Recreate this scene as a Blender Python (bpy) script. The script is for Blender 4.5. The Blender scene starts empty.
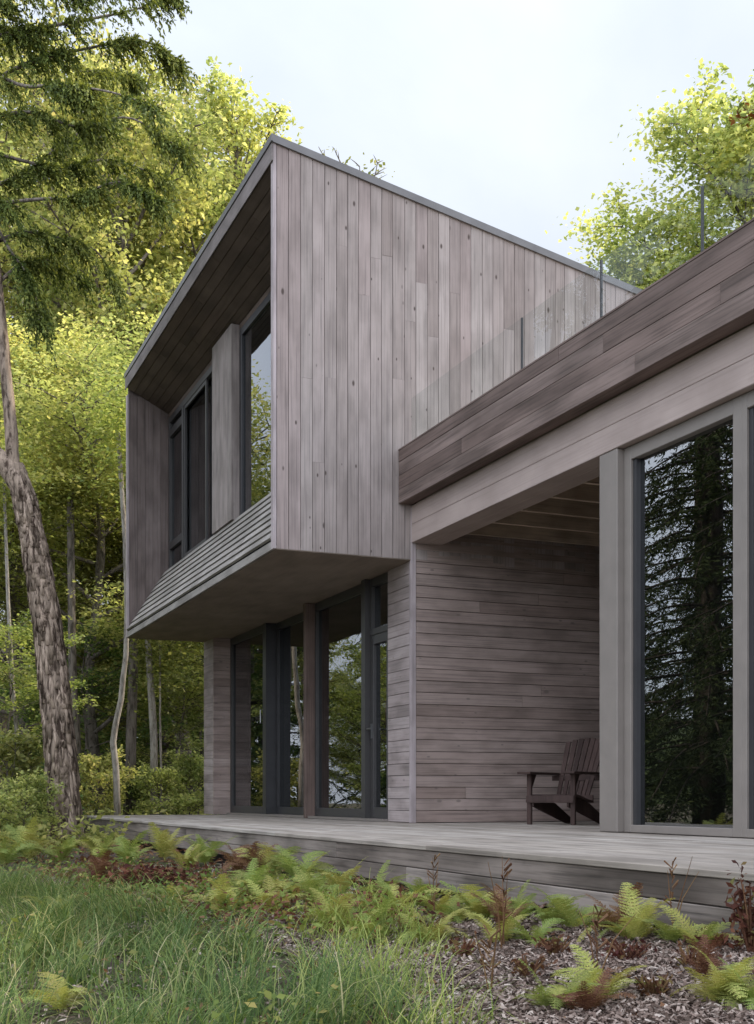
import bpy, math, random
import numpy as np
from mathutils import Vector
R = math.radians
sc = bpy.context.scene
COL = sc.collection

# ------------------------------------------------------------------ camera model (metres; deck top is z = 0)
FPX, TH = 1223.35, R(22.7105)
CAM = np.array([11.211, -5.068, 0.2614])
PXC, HOR = 377.0, 797.0
FW = np.array([-math.cos(TH), math.sin(TH), 0.]); RT = np.array([math.sin(TH), math.cos(TH), 0.]); UP = np.array([0, 0, 1.])
def ray(x, y): return FW + RT*(x-PXC)/FPX + UP*(HOR-y)/FPX
def at(x, y, d): return CAM + ray(x, y)*d
def onY(x, y, Y): r = ray(x, y); return CAM + r*(Y-CAM[1])/r[1]
def xat(px, Y): return float(onY(px, 500, Y)[0])
def proj(P):
    V = np.atleast_2d(P) - CAM
    dd = V@FW; dd = np.where(dd < .05, .05, dd)
    return PXC + FPX*(V@RT)/dd, HOR - FPX*V[:, 2]/dd, V@FW

def ground(x, y):
    x = np.asarray(x, float); y = np.asarray(y, float)
    s = np.clip(-2.2 - y, 0, 60)
    z = -.255 - .045*np.minimum(s, 3.2) - .12*np.clip(s-3.2, 0, 14)
    z = z + .02*np.sin(x*1.9+.6)*np.sin(y*2.3) + .012*np.sin(x*4.7)*np.cos(y*5.1+1)
    z = z + np.where(y > 7, (y-7)*.02, 0) + np.clip(-x-16, 0, 60)*.012
    return z
def on_ground(px, py):
    d = 6.0
    for _ in range(40):
        p = at(px, py, d); z = float(ground(p[0], p[1]))
        d = (CAM[2]-z)*FPX/(py-HOR)
    p = at(px, py, d); return p

# ------------------------------------------------------------------ materials
def new_mat(name):
    m = bpy.data.materials.new(name); m.use_nodes = True
    nt = m.node_tree; nt.nodes.clear()
    return m, nt, nt.nodes.new, nt.links.new
def out(nt, sh):
    o = nt.nodes.new('ShaderNodeOutputMaterial'); nt.links.new(sh, o.inputs[0])
def ramp(N, L, fac, stops):
    r = N('ShaderNodeValToRGB'); cr = r.color_ramp
    while len(cr.elements) < len(stops): cr.elements.new(.5)
    for e, (p, c) in zip(cr.elements, stops): e.position = p; e.color = (*c, 1)
    L(fac, r.inputs[0]); return r.outputs[0]
def math_n(N, L, op, a, b=None, c=None):
    m = N('ShaderNodeMath'); m.operation = op
    for i, v in enumerate((a, b, c)):
        if v is None: continue
        if isinstance(v, (int, float)): m.inputs[i].default_value = v
        else: L(v, m.inputs[i])
    return m.outputs[0]
def mixc(N, L, fac, a, b, mode='MIX'):
    m = N('ShaderNodeMix'); m.data_type = 'RGBA'; m.blend_type = mode
    for i, v in ((0, fac), (6, a), (7, b)):
        if isinstance(v, (int, float)): m.inputs[i].default_value = v
        elif isinstance(v, tuple): m.inputs[i].default_value = (*v, 1)
        else: L(v, m.inputs[i])
    return m.outputs[2]

def wood(name, stops, axis='z', grain=.5, knots=.6, rough=.78, bump=.25, blotch=.3, stain=(.12, .10, .09), streak=1.0):
    m, nt, N, L = new_mat(name)
    tc = N('ShaderNodeTexCoord'); sx = N('ShaderNodeSeparateXYZ'); L(tc.outputs['Object'], sx.inputs[0])
    ax = {'x': 0, 'y': 1, 'z': 2}[axis]; oth = [i for i in range(3) if i != ax]
    u = sx.outputs[ax]; v = math_n(N, L, 'ADD', sx.outputs[oth[0]], sx.outputs[oth[1]])
    geo = N('ShaderNodeNewGeometry'); rnd = geo.outputs['Random Per Island']
    rv = math_n(N, L, 'MULTIPLY', rnd, 57.3)
    def coord(su, sv):
        c = N('ShaderNodeCombineXYZ')
        L(math_n(N, L, 'MULTIPLY', u, su), c.inputs[0]); L(math_n(N, L, 'MULTIPLY', v, sv), c.inputs[1]); L(rv, c.inputs[2])
        return c.outputs[0]
    base = ramp(N, L, rnd, stops)
    n1 = N('ShaderNodeTexNoise'); L(coord(1.1, 62), n1.inputs[0]); n1.inputs['Scale'].default_value = 1; n1.inputs['Detail'].default_value = 6; n1.inputs['Roughness'].default_value = .65
    g = ramp(N, L, n1.outputs[0], [(.3, (1-grain, 1-grain, 1-grain)), (.5, (1, 1, 1)), (.72, (1+grain*.25,)*3)])
    col = mixc(N, L, 1.0, base, g, 'MULTIPLY')
    n2 = N('ShaderNodeTexNoise'); L(coord(2.2*streak, 5), n2.inputs[0]); n2.inputs['Scale'].default_value = 1; n2.inputs['Detail'].default_value = 4
    b = ramp(N, L, n2.outputs[0], [(.35, (1-blotch, 1-blotch*1.02, 1-blotch*1.05)), (.6, (1.04, 1.04, 1.04))])
    col = mixc(N, L, 1.0, col, b, 'MULTIPLY')
    # weather mottling that crosses boards
    n3 = N('ShaderNodeTexNoise'); L(tc.outputs['Object'], n3.inputs[0]); n3.inputs['Scale'].default_value = 1.1; n3.inputs['Detail'].default_value = 5
    w = ramp(N, L, n3.outputs[0], [(.36, (.84, .83, .83)), (.62, (1.06, 1.06, 1.07))])
    col = mixc(N, L, .8, col, w, 'MULTIPLY')
    if knots > 0:
        vo = N('ShaderNodeTexVoronoi'); vo.voronoi_dimensions = '3D'; L(coord(4.5, 9.5), vo.inputs[0]); vo.inputs['Scale'].default_value = 1
        k = ramp(N, L, math_n(N, L, 'MULTIPLY', vo.outputs['Distance'], math_n(N, L, 'MULTIPLY_ADD', vo.outputs['Color'], 1.6, .65)), [(.07, (1, 1, 1)), (.15, (0, 0, 0))])
        col = mixc(N, L, math_n(N, L, 'MULTIPLY', k, knots), col, stain)
    p = N('ShaderNodeBsdfPrincipled'); L(col, p.inputs['Base Color']); p.inputs['Roughness'].default_value = rough
    p.inputs['Specular IOR Level'].default_value = .3
    bp = N('ShaderNodeBump'); bp.inputs['Strength'].default_value = bump; bp.inputs['Distance'].default_value = .004
    L(n1.outputs[0], bp.inputs['Height']); L(bp.outputs[0], p.inputs['Normal'])
    out(nt, p.outputs[0]); return m

def plain(name, col, rough=.5, metal=0, noise=.12, scale=6, bump=0, spec=.4):
    m, nt, N, L = new_mat(name)
    tc = N('ShaderNodeTexCoord'); n = N('ShaderNodeTexNoise'); L(tc.outputs['Object'], n.inputs[0])
    n.inputs['Scale'].default_value = scale; n.inputs['Detail'].default_value = 6
    c = ramp(N, L, n.outputs[0], [(.3, tuple(x*(1-noise) for x in col)), (.7, tuple(min(1, x*(1+noise)) for x in col))])
    p = N('ShaderNodeBsdfPrincipled'); L(c, p.inputs['Base Color']); p.inputs['Roughness'].default_value = rough; p.inputs['Metallic'].default_value = metal
    p.inputs['Specular IOR Level'].default_value = spec
    if bump:
        b = N('ShaderNodeBump'); b.inputs['Strength'].default_value = bump; b.inputs['Distance'].default_value = .01; L(n.outputs[0], b.inputs['Height']); L(b.outputs[0], p.inputs['Normal'])
    out(nt, p.outputs[0]); return m

def glass(name, ior, tint, gloss=(.95, .97, 1)):
    m, nt, N, L = new_mat(name)
    f = N('ShaderNodeFresnel'); f.inputs[0].default_value = ior
    t = N('ShaderNodeBsdfTransparent'); t.inputs[0].default_value = (*tint, 1)
    g = N('ShaderNodeBsdfGlossy'); g.inputs['Color'].default_value = (*gloss, 1); g.inputs['Roughness'].default_value = 0.0
    tc = N('ShaderNodeTexCoord'); n = N('ShaderNodeTexNoise'); L(tc.outputs['Object'], n.inputs[0]); n.inputs['Scale'].default_value = 1.6; n.inputs['Detail'].default_value = 1
    b = N('ShaderNodeBump'); b.inputs['Strength'].default_value = .05; b.inputs['Distance'].default_value = .02; L(n.outputs[0], b.inputs['Height']); L(b.outputs[0], g.inputs['Normal'])
    geo = N('ShaderNodeNewGeometry'); ff = math_n(N, L, 'MULTIPLY', f.outputs[0], math_n(N, L, 'SUBTRACT', 1.0, geo.outputs['Backfacing']))
    mx = N('ShaderNodeMixShader'); L(ff, mx.inputs[0]); L(t.outputs[0], mx.inputs[1]); L(g.outputs[0], mx.inputs[2])
    out(nt, mx.outputs[0]); return m

def leaf(name, stops, trans, tw=.4, rough=.55, clump=.35, cs=.55):
    m, nt, N, L = new_mat(name)
    geo = N('ShaderNodeNewGeometry'); c = ramp(N, L, geo.outputs['Random Per Island'], stops)
    oi = N('ShaderNodeObjectInfo')
    tc = N('ShaderNodeTexCoord'); n = N('ShaderNodeTexNoise'); L(tc.outputs['Object'], n.inputs[0]); n.inputs['Scale'].default_value = cs; n.inputs['Detail'].default_value = 3
    k = ramp(N, L, n.outputs[0], [(.35, (1-clump, 1-clump*.8, 1-clump)), (.65, (1+clump*.5, 1+clump*.35, 1))])
    c = mixc(N, L, 1.0, c, k, 'MULTIPLY')
    hs = N('ShaderNodeHueSaturation'); L(c, hs.inputs['Color'])
    L(math_n(N, L, 'MULTIPLY_ADD', oi.outputs['Random'], .035, .4825), hs.inputs['Hue'])
    L(math_n(N, L, 'MULTIPLY_ADD', oi.outputs['Random'], .3, .85), hs.inputs['Value'])
    p = N('ShaderNodeBsdfPrincipled'); L(hs.outputs[0], p.inputs['Base Color']); p.inputs['Roughness'].default_value = rough+.15; p.inputs['Specular IOR Level'].default_value = .15
    t = N('ShaderNodeBsdfTranslucent'); L(mixc(N, L, 1.0, hs.outputs[0], trans, 'MULTIPLY'), t.inputs[0])
    mx = N('ShaderNodeMixShader'); mx.inputs[0].default_value = tw
    L(p.outputs[0], mx.inputs[1]); L(t.outputs[0], mx.inputs[2]); out(nt, mx.outputs[0]); return m

def bark(name, dark, light, scale=7):
    m, nt, N, L = new_mat(name)
    tc = N('ShaderNodeTexCoord'); mp = N('ShaderNodeMapping'); L(tc.outputs['Object'], mp.inputs[0]); mp.inputs['Scale'].default_value = (scale*2.2, scale*2.2, scale*.5)
    n = N('ShaderNodeTexNoise'); L(mp.outputs[0], n.inputs[0]); n.inputs['Scale'].default_value = 1; n.inputs['Detail'].default_value = 8; n.inputs['Roughness'].default_value = .7; n.inputs['Distortion'].default_value = .6
    c = ramp(N, L, n.outputs[0], [(.41, dark), (.48, tuple(.4*a+.6*b for a, b in zip(dark, light))), (.58, light)])
    geo = N('ShaderNodeNewGeometry'); c = mixc(N, L, 1.0, c, ramp(N, L, geo.outputs['Random Per Island'], [(0, (.55, .53, .5)), (.5, (.9, .88, .86)), (1, (1.25, 1.22, 1.2))]), 'MULTIPLY')
    p = N('ShaderNodeBsdfPrincipled'); L(c, p.inputs['Base Color']); p.inputs['Roughness'].default_value = .9; p.inputs['Specular IOR Level'].default_value = .15
    b = N('ShaderNodeBump'); b.inputs['Strength'].default_value = .9; b.inputs['Distance'].default_value = .03; L(n.outputs[0], b.inputs['Height']); L(b.outputs[0], p.inputs['Normal'])
    out(nt, p.outputs[0]); return m

M = {}
M['side'] = wood('weathered_siding', [(0, (.262, .216, .197)), (.35, (.313, .266, .246)), (.62, (.303, .242, .226)), (.85, (.362, .314, .292)), (1, (.277, .232, .213))], 'z', grain=.34, knots=1.0, blotch=.2, stain=(.075, .055, .048))
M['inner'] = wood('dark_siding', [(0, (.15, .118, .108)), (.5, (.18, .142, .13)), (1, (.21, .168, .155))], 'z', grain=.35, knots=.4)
M['pierclad'] = wood('pier_siding', [(0, (.26, .225, .205)), (1, (.30, .255, .235))], 'z', grain=.3, knots=.3)
M['porch'] = wood('porch_siding', [(0, (.275, .208, .18)), (.3, (.32, .248, .218)), (.6, (.335, .264, .234)), (.85, (.30, .227, .198)), (1, (.43, .345, .31))], 'y', grain=.40, knots=.6, blotch=.28)
M['front'] = wood('front_siding', [(0, (.30, .25, .235)), (.5, (.36, .30, .285)), (1, (.40, .34, .325))], 'x', grain=.3, knots=.4)
M['parapet'] = wood('parapet_boards', [(0, (.135, .096, .082)), (.5, (.17, .122, .105)), (1, (.22, .165, .145))], 'x', grain=.5, knots=.4, blotch=.45, streak=.5)
M['beam'] = wood('beam_timber', [(0, (.355, .285, .255)), (1, (.38, .305, .275))], 'x', grain=.14, knots=.08, blotch=.08)
M['edge'] = wood('eave_edge_board', [(0, (.17, .145, .138)), (1, (.22, .19, .18))], 'x', grain=.3, knots=.2)
M['trim'] = wood('corner_trim', [(0, (.36, .31, .31)), (1, (.41, .35, .35))], 'z', grain=.25, knots=.2)
M['soffit'] = wood('soffit_ply', [(0, (.215, .17, .132)), (1, (.25, .20, .16))], 'x', grain=.15, knots=.15, blotch=.15)
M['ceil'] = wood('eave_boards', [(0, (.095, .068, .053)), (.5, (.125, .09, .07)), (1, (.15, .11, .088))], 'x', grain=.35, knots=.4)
M['slat'] = wood('sill_slats', [(0, (.27, .25, .225)), (1, (.36, .33, .30))], 'x', grain=.25, knots=.2)
M['deck'] = wood('deck_boards', [(0, (.29, .25, .21)), (.5, (.35, .305, .262)), (1, (.42, .375, .33))], 'x', grain=.35, knots=.4, blotch=.3)
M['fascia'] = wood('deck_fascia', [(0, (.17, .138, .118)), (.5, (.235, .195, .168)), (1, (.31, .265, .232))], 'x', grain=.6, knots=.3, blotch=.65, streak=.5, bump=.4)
M['joist'] = wood('joist_timber', [(0, (.50, .395, .30)), (1, (.58, .46, .36))], 'y', grain=.3, knots=.2)
M['post'] = wood('post_timber', [(0, (.13, .092, .078)), (1, (.15, .105, .088))], 'z', grain=.4, knots=.4)
M['chair'] = wood('chair_timber', [(0, (.045, .027, .023)), (1, (.078, .048, .041))], 'z', grain=.35, knots=.0)
M['coping'] = plain('metal_coping', (.145, .138, .138), .5, .2)
M['dframe'] = plain('charcoal_frame', (.035, .034, .036), .4, 0, .1)
M['gframe'] = plain('grey_frame', (.045, .042, .041), .45, 0, .06)
M['tframe'] = plain('taupe_frame', (.20, .174, .155), .5, 0, .07)
M['steel'] = plain('handle_metal', (.22, .22, .22), .35, .9)
M['dark'] = plain('dark_backing', (.018, .016, .015), .9)
M['interior'] = plain('interior_wall', (.12, .10, .085), .8)
M['ifloor'] = plain('interior_floor', (.12, .085, .06), .5)
M['curtain'] = plain('curtain_cloth', (.22, .225, .21), .9)
M['screen'] = plain('insect_screen', (.05, .048, .044), .9, spec=.1)
M['pane'] = glass('window_glass', 2.9, (.5, .54, .54))
M['rail'] = glass('railing_glass', 1.26, (.93, .95, .945))
M['roof'] = plain('roof_membrane', (.12, .12, .125), .7)
M['bark'] = bark('shaggy_bark', (.075, .053, .041), (.44, .35, .28), 8)
M['bark2'] = bark('grey_bark', (.07, .06, .05), (.22, .19, .165), 7)
M['darkbark'] = bark('dark_bark', (.02, .017, .014), (.07, .058, .048), 7)
M['pale'] = bark('pale_bark', (.20, .18, .155), (.42, .39, .35), 8)
YG = [(0, (.203, .232, .085)), (.4, (.347, .366, .14)), (.75, (.47, .467, .19)), (1, (.59, .535, .27))]
MG = [(0, (.15, .18, .068)), (.5, (.27, .295, .11)), (1, (.41, .395, .165))]
DG = [(0, (.07, .105, .04)), (.6, (.14, .19, .07)), (1, (.26, .29, .105))]
M['yleaf'] = leaf('yellow_green_leaf', YG, (1.5, 1.48, 1.1), .52)
M['mleaf'] = leaf('green_leaf', MG, (1.5, 1.5, .9), .4)
M['dleaf'] = leaf('understory_leaf', DG, (1.3, 1.4, .9), .35)
M['cedar'] = leaf('cedar_spray', [(0, (.048, .064, .02)), (.5, (.105, .132, .036)), (1, (.25, .27, .08))], (1.5, 1.4, .8), .3, clump=.4, cs=1.2)
M['needle'] = leaf('conifer_needle', [(0, (.018, .032, .014)), (1, (.06, .085, .03))], (1.2, 1.3, .9), .2)
M['fern'] = leaf('fern_green', [(0, (.17, .215, .06)), (.7, (.25, .29, .085)), (1, (.32, .32, .11))], (1.4, 1.4, .8), .35, clump=.2)
M['fernY'] = leaf('fern_yellow', [(0, (.28, .30, .085)), (.7, (.40, .39, .12)), (1, (.46, .40, .16))], (1.4, 1.3, .8), .35, clump=.2)
M['fernR'] = leaf('fern_rust', [(0, (.11, .05, .03)), (.6, (.17, .085, .05)), (1, (.26, .15, .08))], (1.2, 1.0, .8), .25, clump=.25)
M['maroon'] = leaf('maroon_leaf', [(0, (.06, .022, .018)), (.5, (.12, .045, .032)), (.85, (.19, .085, .05)), (1, (.20, .19, .07))], (1.2, 1.0, .9), .25)
M['redleaf'] = leaf('red_leaf', [(0, (.26, .08, .03)), (1, (.34, .14, .05))], (1.3, 1.0, .8), .35)
M['grass'] = leaf('grass_blade', [(0, (.06, .10, .034)), (.45, (.115, .17, .056)), (.75, (.185, .235, .075)), (.88, (.30, .32, .115)), (.94, (.42, .37, .21)), (1, (.48, .41, .27))], (1.3, 1.3, .9), .35, rough=.45, clump=.35, cs=1.3)
M['weed'] = leaf('weed_leaf', [(0, (.10, .15, .04)), (.6, (.18, .22, .06)), (.85, (.28, .26, .09)), (1, (.26, .12, .06))], (1.3, 1.3, .9), .3)
M['grassY'] = leaf('grass_light_blade', [(0, (.18, .24, .06)), (.7, (.30, .34, .09)), (1, (.44, .41, .17))], (1.3, 1.3, .9), .35, rough=.45, clump=.25, cs=1.3)

def ground_mat():
    m, nt, N, L = new_mat('soil_and_litter')
    tc = N('ShaderNodeTexCoord'); n = N('ShaderNodeTexNoise'); L(tc.outputs['Object'], n.inputs[0]); n.inputs['Scale'].default_value = 24; n.inputs['Detail'].default_value = 8; n.inputs['Roughness'].default_value = .7
    n2 = N('ShaderNodeTexNoise'); L(tc.outputs['Object'], n2.inputs[0]); n2.inputs['Scale'].default_value = .9; n2.inputs['Detail'].default_value = 4
    a = ramp(N, L, n.outputs[0], [(.3, (.03, .022, .018)), (.5, (.085, .062, .05)), (.7, (.17, .135, .12))])
    b = ramp(N, L, n.outputs[0], [(.3, (.03, .035, .016)), (.6, (.075, .08, .035)), (.8, (.14, .125, .07))])
    f = ramp(N, L, n2.outputs[0], [(.42, (0, 0, 0)), (.58, (1, 1, 1))])
    c = mixc(N, L, f, a, b)
    p = N('ShaderNodeBsdfPrincipled'); L(c, p.inputs['Base Color']); p.inputs['Roughness'].default_value = .95; p.inputs['Specular IOR Level'].default_value = .1
    bb = N('ShaderNodeBump'); bb.inputs['Strength'].default_value = .8; bb.inputs['Distance'].default_value = .03; L(n.outputs[0], bb.inputs['Height']); L(bb.outputs[0], p.inputs['Normal'])
    out(nt, p.outputs[0]); return m
M['soil'] = ground_mat()
def chip_mat():
    m, nt, N, L = new_mat('wood_chip')
    geo = N('ShaderNodeNewGeometry')
    c = ramp(N, L, geo.outputs['Random Per Island'], [(0, (.06, .04, .03)), (.35, (.15, .105, .085)), (.7, (.25, .19, .16)), (.9, (.34, .275, .235)), (1, (.46, .39, .34))])
    p = N('ShaderNodeBsdfPrincipled'); L(c, p.inputs['Base Color']); p.inputs['Roughness'].default_value = .85; p.inputs['Specular IOR Level'].default_value = .2
    out(nt, p.outputs[0]); return m
M['chip'] = chip_mat()
def water_mat():
    m, nt, N, L = new_mat('lake_surface')
    p = N('ShaderNodeBsdfPrincipled'); p.inputs['Base Color'].default_value = (.03, .045, .05, 1); p.inputs['Roughness'].default_value = .08
    tc = N('ShaderNodeTexCoord'); n = N('ShaderNodeTexNoise'); L(tc.outputs['Object'], n.inputs[0]); n.inputs['Scale'].default_value = 3; n.inputs['Detail'].default_value = 3
    b = N('ShaderNodeBump'); b.inputs['Strength'].default_value = .3; b.inputs['Distance'].default_value = .05; L(n.outputs[0], b.inputs['Height']); L(b.outputs[0], p.inputs['Normal'])
    out(nt, p.outputs[0]); return m
M['water'] = water_mat()

# ------------------------------------------------------------------ mesh helpers
class MB:
    def __init__(s): s.v = []; s.f = []
    def hexa(s, p):     # p: 8 points, 0-3 bottom loop, 4-7 top loop
        b = len(s.v); s.v += [tuple(map(float, q)) for q in p]
        for f in ((3, 2, 1, 0), (4, 5, 6, 7), (0, 1, 5, 4), (1, 2, 6, 5), (2, 3, 7, 6), (3, 0, 4, 7)): s.f.append(tuple(b+i for i in f))
    def box(s, x0, x1, y0, y1, z0, z1):
        x0, x1 = min(x0, x1), max(x0, x1); y0, y1 = min(y0, y1), max(y0, y1); z0, z1 = min(z0, z1), max(z0, z1)
        s.hexa([(x0, y0, z0), (x1, y0, z0), (x1, y1, z0), (x0, y1, z0), (x0, y0, z1), (x1, y0, z1), (x1, y1, z1), (x0, y1, z1)])
    def prism(s, poly, a, b, axis):   # poly: 2-D points; extruded from a to b along axis
        n = len(poly); base = len(s.v)
        def mk(p, t): return {'x': (t, p[0], p[1]), 'y': (p[0], t, p[1]), 'z': (p[0], p[1], t)}[axis]
        s.v += [mk(p, a) for p in poly] + [mk(p, b) for p in poly]
        s.f.append(tuple(base+i for i in range(n))[::-1]); s.f.append(tuple(base+n+i for i in range(n)))
        for i in range(n): j = (i+1) % n; s.f.append((base+i, base+j, base+n+j, base+n+i))
    def tube(s, path, rad, n=10, cap=True, wob=None):
        path = [np.array(p, float) for p in path]; k = len(path); base = len(s.v)
        ref = None
        for i, p in enumerate(path):
            t = path[min(i+1, k-1)] - path[max(i-1, 0)]; t = t/(np.linalg.norm(t)+1e-9)
            if ref is None:
                ref = np.cross(t, [0.31, .95, .05]) if abs(t[2]) > .7 else np.cross(t, [0, 0, 1.])
            a = ref - t*(ref@t); a /= np.linalg.norm(a)+1e-9; ref = a; b = np.cross(t, a)
            r = rad[i] if hasattr(rad, '__len__') else rad
            for j in range(n):
                ph = 2*math.pi*j/n; rr = r*(wob(i, j) if wob else 1)
                s.v.append(tuple(p + a*math.cos(ph)*rr + b*math.sin(ph)*rr))
        for i in range(k-1):
            for j in range(n):
                j2 = (j+1) % n; s.f.append((base+i*n+j, base+i*n+j2, base+(i+1)*n+j2, base+(i+1)*n+j))
        if cap:
            s.f.append(tuple(base+j for j in range(n))[::-1]); s.f.append(tuple(base+(k-1)*n+j for j in range(n)))
    def mesh(s, name, mat, smooth=False):
        me = bpy.data.meshes.new(name); me.from_pydata(s.v, [], s.f); me.materials.append(mat)
        if smooth: me.polygons.foreach_set('use_smooth', [True]*len(me.polygons))
        me.update(); return me
    def build(s, name, mat, parent=None, smooth=False, bevel=0, fixn=True):
        me = s.mesh(name, mat, smooth)
        if fixn:
            import bmesh
            bm = bmesh.new(); bm.from_mesh(me); bmesh.ops.recalc_face_normals(bm, faces=bm.faces); bm.to_mesh(me); bm.free()
        o = bpy.data.objects.new(name, me); COL.objects.link(o)
        if parent: o.parent = parent
        if bevel:
            b = o.modifiers.new('bevel', 'BEVEL'); b.width = bevel; b.segments = 1; b.limit_method = 'ANGLE'
        return o
def quads_mesh(name, V, mat, k=4):
    """V: (N, k, 3) array of separate polygons"""
    V = np.ascontiguousarray(V, dtype=np.float32); n = V.shape[0]
    me = bpy.data.meshes.new(name)
    me.vertices.add(n*k); me.vertices.foreach_set('co', V.reshape(-1))
    me.loops.add(n*k); me.loops.foreach_set('vertex_index', np.arange(n*k, dtype=np.int32))
    me.polygons.add(n); me.polygons.foreach_set('loop_start', np.arange(0, n*k, k, dtype=np.int32))
    me.materials.append(mat); me.update(calc_edges=True); me.validate(); return me
def strips_mesh(name, Lft, Rgt, mat):
    """ribbons: Lft, Rgt (N, S, 3); each ribbon is one island"""
    n, S, _ = Lft.shape
    V = np.stack([Lft, Rgt], 2).reshape(n, S*2, 3).astype(np.float32)
    i = np.arange(S-1); q = np.stack([i*2, i*2+1, i*2+3, i*2+2], 1)
    F = (np.arange(n)[:, None, None]*(S*2) + q[None]).reshape(-1).astype(np.int32)
    me = bpy.data.meshes.new(name)
    me.vertices.add(n*S*2); me.vertices.foreach_set('co', np.ascontiguousarray(V).reshape(-1))
    me.loops.add(len(F)); me.loops.foreach_set('vertex_index', F)
    me.polygons.add(len(F)//4); me.polygons.foreach_set('loop_start', np.arange(0, len(F), 4, dtype=np.int32))
    me.polygons.foreach_set('use_smooth', np.ones(len(F)//4, dtype=bool))
    me.materials.append(mat); me.update(calc_edges=True); me.validate(); return me
def link(name, me, parent=None, loc=None, rot=None, scale=None):
    o = bpy.data.objects.new(name, me); COL.objects.link(o)
    if parent: o.parent = parent
    if loc is not None: o.location = [float(q) for q in loc]
    if rot is not None: o.rotation_euler = rot
    if scale is not None: o.scale = scale if hasattr(scale, '__len__') else (scale,)*3
    return o
def tag(o, label=None, cat=None, group=None, kind=None):
    if label: o['label'] = label
    if cat: o['category'] = cat
    if group: o['group'] = group
    if kind: o['kind'] = kind
    return o
def empty(name, loc=(0, 0, 0), rz=0, label=None, cat=None, group=None):
    o = bpy.data.objects.new(name, None); COL.objects.link(o); o.empty_display_size = .2
    o.location = [float(q) for q in loc]; o.rotation_euler = (0, 0, rz)
    return tag(o, label, cat, group)
def part(mb, name, mat, parent, label=None, **k):
    o = mb.build(name, mat, parent, **k)
    if label: o['label'] = label
    return o

# ------------------------------------------------------------------ the house
XL, YF, YB, ZB = -7.165, -1.455, 6.0, 2.65
SL = .194
def zroof(y): return 6.59 - SL*(y-YF)
rng = random.Random(3)
house = empty('house', (0, 0, 0), 0, 'grey cedar house with an overhanging upper box and a low glazed wing', 'house')

def rows(v0, v1, w, jit=0):
    r = []; v = v0
    while v < v1-1e-4:
        ww = w*(1+rng.uniform(-jit, jit)); e = min(v+ww, v1)
        if v1-e < w*.25: e = v1
        r.append((v, e)); v = e
    return r
def joints(u0, u1, lo, hi):
    j = [u0]; u = u0 + rng.uniform(lo*.3, hi)
    while u < u1-lo*.4:
        j.append(u); u += rng.uniform(lo, hi)
    return j+[u1]

# upper box: right-hand wall, vertical boards cut to the slope of the roof
mb = MB()
for (y0, y1) in rows(YF+.035, YB, .1235, .07):
    for a, b in zip(*(lambda j: (j[:-1], j[1:]))(joints(ZB, zroof(y0), 1.7, 4.6))):
        g = .0028; t0 = b-.0015 if b < zroof(y0)-1e-6 else zroof(y0+g)-.01; t1 = b-.0015 if b < zroof(y0)-1e-6 else zroof(y1-g)-.01
        x1 = rng.uniform(-.0015, .0015); x0 = -.02
        mb.hexa([(x0, y0+g, a), (x1, y0+g, a), (x1, y1-g, a), (x0, y1-g, a), (x0, y0+g, t0), (x1, y0+g, t0), (x1, y1-g, t1), (x0, y1-g, t1)])
part(mb, 'side_wall', M['side'], house, 'tall wall of vertical silvery pink cedar boards')
mb = MB(); mb.prism([(YF+.03, ZB+.004), (YB, ZB+.004), (YB, zroof(YB)-.02), (YF+.03, zroof(YF+.03)-.02)], -.022, -.074, 'x')
part(mb, 'wall_backing', M['dark'], house)
mb = MB(); mb.prism([(YF, ZB-.003), (YF+.032, ZB-.003), (YF+.032, zroof(YF+.032)-.012), (YF, zroof(YF)-.012)], -.078, .004, 'x')
part(mb, 'corner_board', M['trim'], house, bevel=.003)
# left wall of the box (its boards face into the recess)
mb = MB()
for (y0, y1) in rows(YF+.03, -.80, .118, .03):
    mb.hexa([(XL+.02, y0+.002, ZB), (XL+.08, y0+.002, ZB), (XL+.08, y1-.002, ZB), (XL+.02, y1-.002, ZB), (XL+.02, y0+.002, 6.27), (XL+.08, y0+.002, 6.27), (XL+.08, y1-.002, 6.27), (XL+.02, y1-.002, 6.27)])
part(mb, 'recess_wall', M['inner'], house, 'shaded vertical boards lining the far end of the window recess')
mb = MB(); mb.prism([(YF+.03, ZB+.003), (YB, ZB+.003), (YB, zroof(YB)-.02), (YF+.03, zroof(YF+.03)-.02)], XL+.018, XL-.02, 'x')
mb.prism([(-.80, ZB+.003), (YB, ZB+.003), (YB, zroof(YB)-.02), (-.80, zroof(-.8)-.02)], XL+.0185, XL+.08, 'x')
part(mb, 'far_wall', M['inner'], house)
mb = MB(); mb.box(XL-.022, XL+.082, YF, YF+.029, ZB-.003, 6.275)
part(mb, 'corner_board', M['trim'], house, bevel=.003)
# roof slab, its front fascia, coping and the eave lining
mb = MB(); mb.prism([(YF+.05, zroof(YF+.05)-.02), (YB, zroof(YB)-.02), (YB, zroof(YB)-.2), (YF+.05, zroof(YF+.05)-.2)], XL+.02, -.0805, 'x')
roof = part(mb, 'roof', M['roof'], house)
mb = MB()
mb.prism([(YF-.012, zroof(YF-.012)+.018), (YB+.05, zroof(YB+.05)+.018), (YB+.05, zroof(YB+.05)-.055), (YF-.012, zroof(YF-.012)-.055)], .0045, .026, 'x')
mb.prism([(YF-.012, zroof(YF-.012)+.02), (YB+.05, zroof(YB+.05)+.02), (YB+.05, zroof(YB+.05)-.015), (YF-.012, zroof(YF-.012)-.015)], XL-.03, .0042, 'x')
mb.box(XL-.03, .026, YF-.026, YF-.0125, 6.545, 6.613)
part(mb, 'coping', M['coping'], roof)
mb = MB(); mb.box(XL-.02, -.0005, YF-.014, YF-.001, 6.37, 6.543)
part(mb, 'fascia', M['edge'], roof, bevel=.003)
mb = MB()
n = 6
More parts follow.
